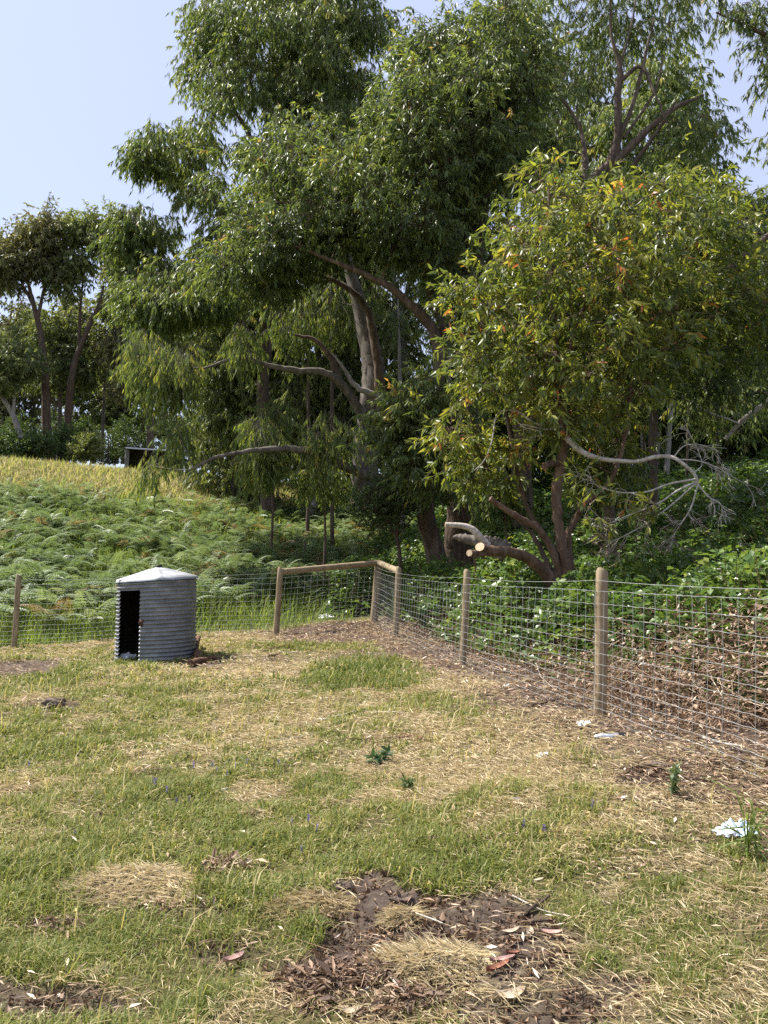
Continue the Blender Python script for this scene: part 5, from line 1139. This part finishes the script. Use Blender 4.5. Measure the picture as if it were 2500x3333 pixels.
weed(2430, 2790, 9, .16, .010, .26, TALLG, 'tuft of tall dark green blades around the blue scrap', tint=.25, spread=.5, k=5)
weed(1330, 2580, 6, .04, .018, .10, SHRUBLEAF, 'low dark leafy weed right of the thistle', tint=.5)
weed(520, 2135, 8, .07, .02, .22, TALLG, 'leafy weeds growing against the front of the shelter', tint=.2, spread=.9, k=9)
weed(462, 2142, 6, .12, .008, .26, TALLG, 'dry seeding weeds in the shelter doorway', tint=.7, spread=.5, k=5)
# heaps of dead straw
def heap(px, py, rx, ry, h, n, lab, tone=.6, yaw0=0.):
    c = G(px, py); g = Geo(); r = np.sqrt(rng.uniform(0, 1, n)); a = rng.uniform(0, 6.28, n)
    x = c[0] + np.cos(a) * r * rx; y = c[1] + np.sin(a) * r * ry; z = gz(x, y) + h * (1 - r ** 2) * rng.uniform(.2, 1, n) + .005
    th = rng.normal(yaw0, .75, n); d = np.stack([np.cos(th), np.sin(th), rng.normal(.05, .22, n)], 1)
    L_ = rng.uniform(.06, .19, n)
    kites(g, np.stack([x, y, z], 1) - d * (L_ * .5)[:, None], d, nz(np.array([0, 0, 1.]) + rng.normal(0, .5, (n, 3))), L_, rng.uniform(.003, .006, n), np.clip(rng.normal(tone, .22, n), 0, 1), .3, .5, .1)
    return tag(g.build('straw_heap', STRAW), lab, 'straw heap')
heap(430, 2895, .31, .17, .06, 5200, 'bleached heap of dead straw lying in grass at lower left', .88, .4)
heap(1405, 3145, .21, .10, .055, 3800, 'golden heap of dead straw in the middle of the bare patch', .8, .1)
heap(1310, 2990, .07, .05, .03, 500, 'small pale straw wisp at the upper left of the bare patch', .7, .5)
heap(1010, 2960, .17, .10, .05, 1700, 'loose tan straw heap left of the bare patch', .5, .3)
heap(840, 2660, .10, .05, .035, 500, 'small bleached straw bunch in the grass left of centre', .85, .6)
def leafheap(px, py, rx, ry, h, n, lab, lo=.1, hi=.8):
    c = G(px, py); g = Geo(); n = int(n * 4)
    x = c[0] + rng.uniform(-1.3, 1.3, n) * rx; y = c[1] + rng.uniform(-1.3, 1.3, n) * ry
    r = np.hypot((x - c[0]) / rx, (y - c[1]) / ry); lump = fbm(x * 9, y * 9, int(px))
    k = rng.uniform(0, 1, n) < (1 - sst(.3, 1.15, r + (lump - .5) * 1.1)) * (.35 + lump); x, y, r, lump = x[k], y[k], r[k], lump[k]; n = len(x)
    z = gz(x, y) + h * np.clip(1 - r ** 2, 0, 1) * (lump * 1.5) * rng.uniform(.3, 1, n) + .006
    L_ = rng.gamma(3, .010, n) + .008; kites(g, np.stack([x, y, z], 1), rdir(n) * [1, 1, .3], nz(np.array([0, 0, 1.]) + rng.normal(0, .55, (n, 3))), L_, L_ * rng.uniform(.12, .34, n), np.clip(rng.beta(1.5, 2.0, n) * (hi - lo) * 1.3 + lo, 0, 1), .35, .45)
    m = n // 9; p0 = np.stack([x[:m], y[:m], z[:m]], 1); d = rdir(m) * rng.uniform(.03, .12, (m, 1)); d[:, 2] *= .2; sticks(g, p0 - d / 2, p0 + d / 2 + [0, 0, .004], .0024, .0012, rng.uniform(.1, .8, m))
    return tag(g.build('leaf_heap', LITTER), lab, 'leaf heap')
leafheap(740, 2840, .19, .11, .09, 520, 'heap of dead weeds and leaves right of the bleached straw heap')
leafheap(1110, 3210, .26, .17, .06, 1100, 'dark heap of mulch and dead leaves at the bottom left of the bare patch', 0, .55)
leafheap(1330, 3290, .18, .10, .04, 420, 'scatter of dark leaves and twigs at the bottom of the bare patch', 0, .6)
leafheap(200, 3030, .20, .06, .05, 300, 'brown dead leaf heap in the grass at lower left', .1, .6)
leafheap(90, 2297, .16, .06, .04, 140, 'small heap of bark and leaves left of the turf clod', .3, .9)
leafheap(1330, 2410, .22, .10, .05, 300, 'low heap of tan leaves at the end of the grey sticks', .3, .9)
leafheap(930, 2105, .9, .14, .05, 700, 'long drift of brown bark and leaves below the railed post', .1, .8)

# purple and yellow flowers
gp = Geo(); pr = []
first = None
for i, (px, py) in enumerate([(503, 2590), (545, 2606), (577, 2632), (500, 2572), (630, 2520), (690, 2520), (703, 2528), (737, 2548), (765, 2515), (800, 2510), (912, 2505), (985, 2585), (1002, 2695), (942, 2712), (1026, 2735), (983, 2802), (262, 2632), (242, 2738), (95, 2518), (1370, 2600), (1700, 2735), (1770, 2730), (615, 2636), (538, 2585), (1925, 2665)]):
    c = G(px, py)
    if first is None:
        g = Geo(); tube(g, [c, c + [.004, 0, .05], c + [.002, .003, .10]], [.0022, .002, .0012], 4)
        o = g.build('flower_stem', TALLG); g2 = Geo(); n = 14; bs = np.stack([np.zeros(n), np.zeros(n), np.linspace(.055, .105, n)], 1) + c
        an = np.arange(n) * 2.4; kites(g2, bs, np.stack([np.cos(an), np.sin(an), np.full(n, .4)], 1), np.tile([0, 0, 1.], (n, 1)), .013, .011, rng.uniform(0, 1, n), .2, .6)
        first = empty('flower_spike', c, 'small purple flower spike standing in the short grass', 'flower', 'purple flower spikes in the grass')
        o2_ = g2.build('petals', PURPLE)
        for q_ in (o, o2_):
            q_.parent = first; q_.matrix_parent_inverse = Matrix.Identity(4)
            co = np.array([v.co[:] for v in q_.data.vertices]) - c; q_.data.vertices.foreach_set('co', co.ravel().astype(np.float32)); q_.data.update()
    else:
        r_ = first.copy(); col.objects.link(r_); r_.location = tuple(c); r_.rotation_euler = (rng.normal(0, .15), rng.normal(0, .15), rng.uniform(0, 6)); s_ = rng.uniform(.5, .85); r_.scale = (s_, s_, s_)
        for ch in list(first.children):
            d_ = ch.copy(); col.objects.link(d_); d_.parent = r_
for o in bpy.data.objects:
    if o.type == 'MESH' and o.parent is None and o.get('label') is None and o.get('kind') is None: print('UNLABELLED', o.name)
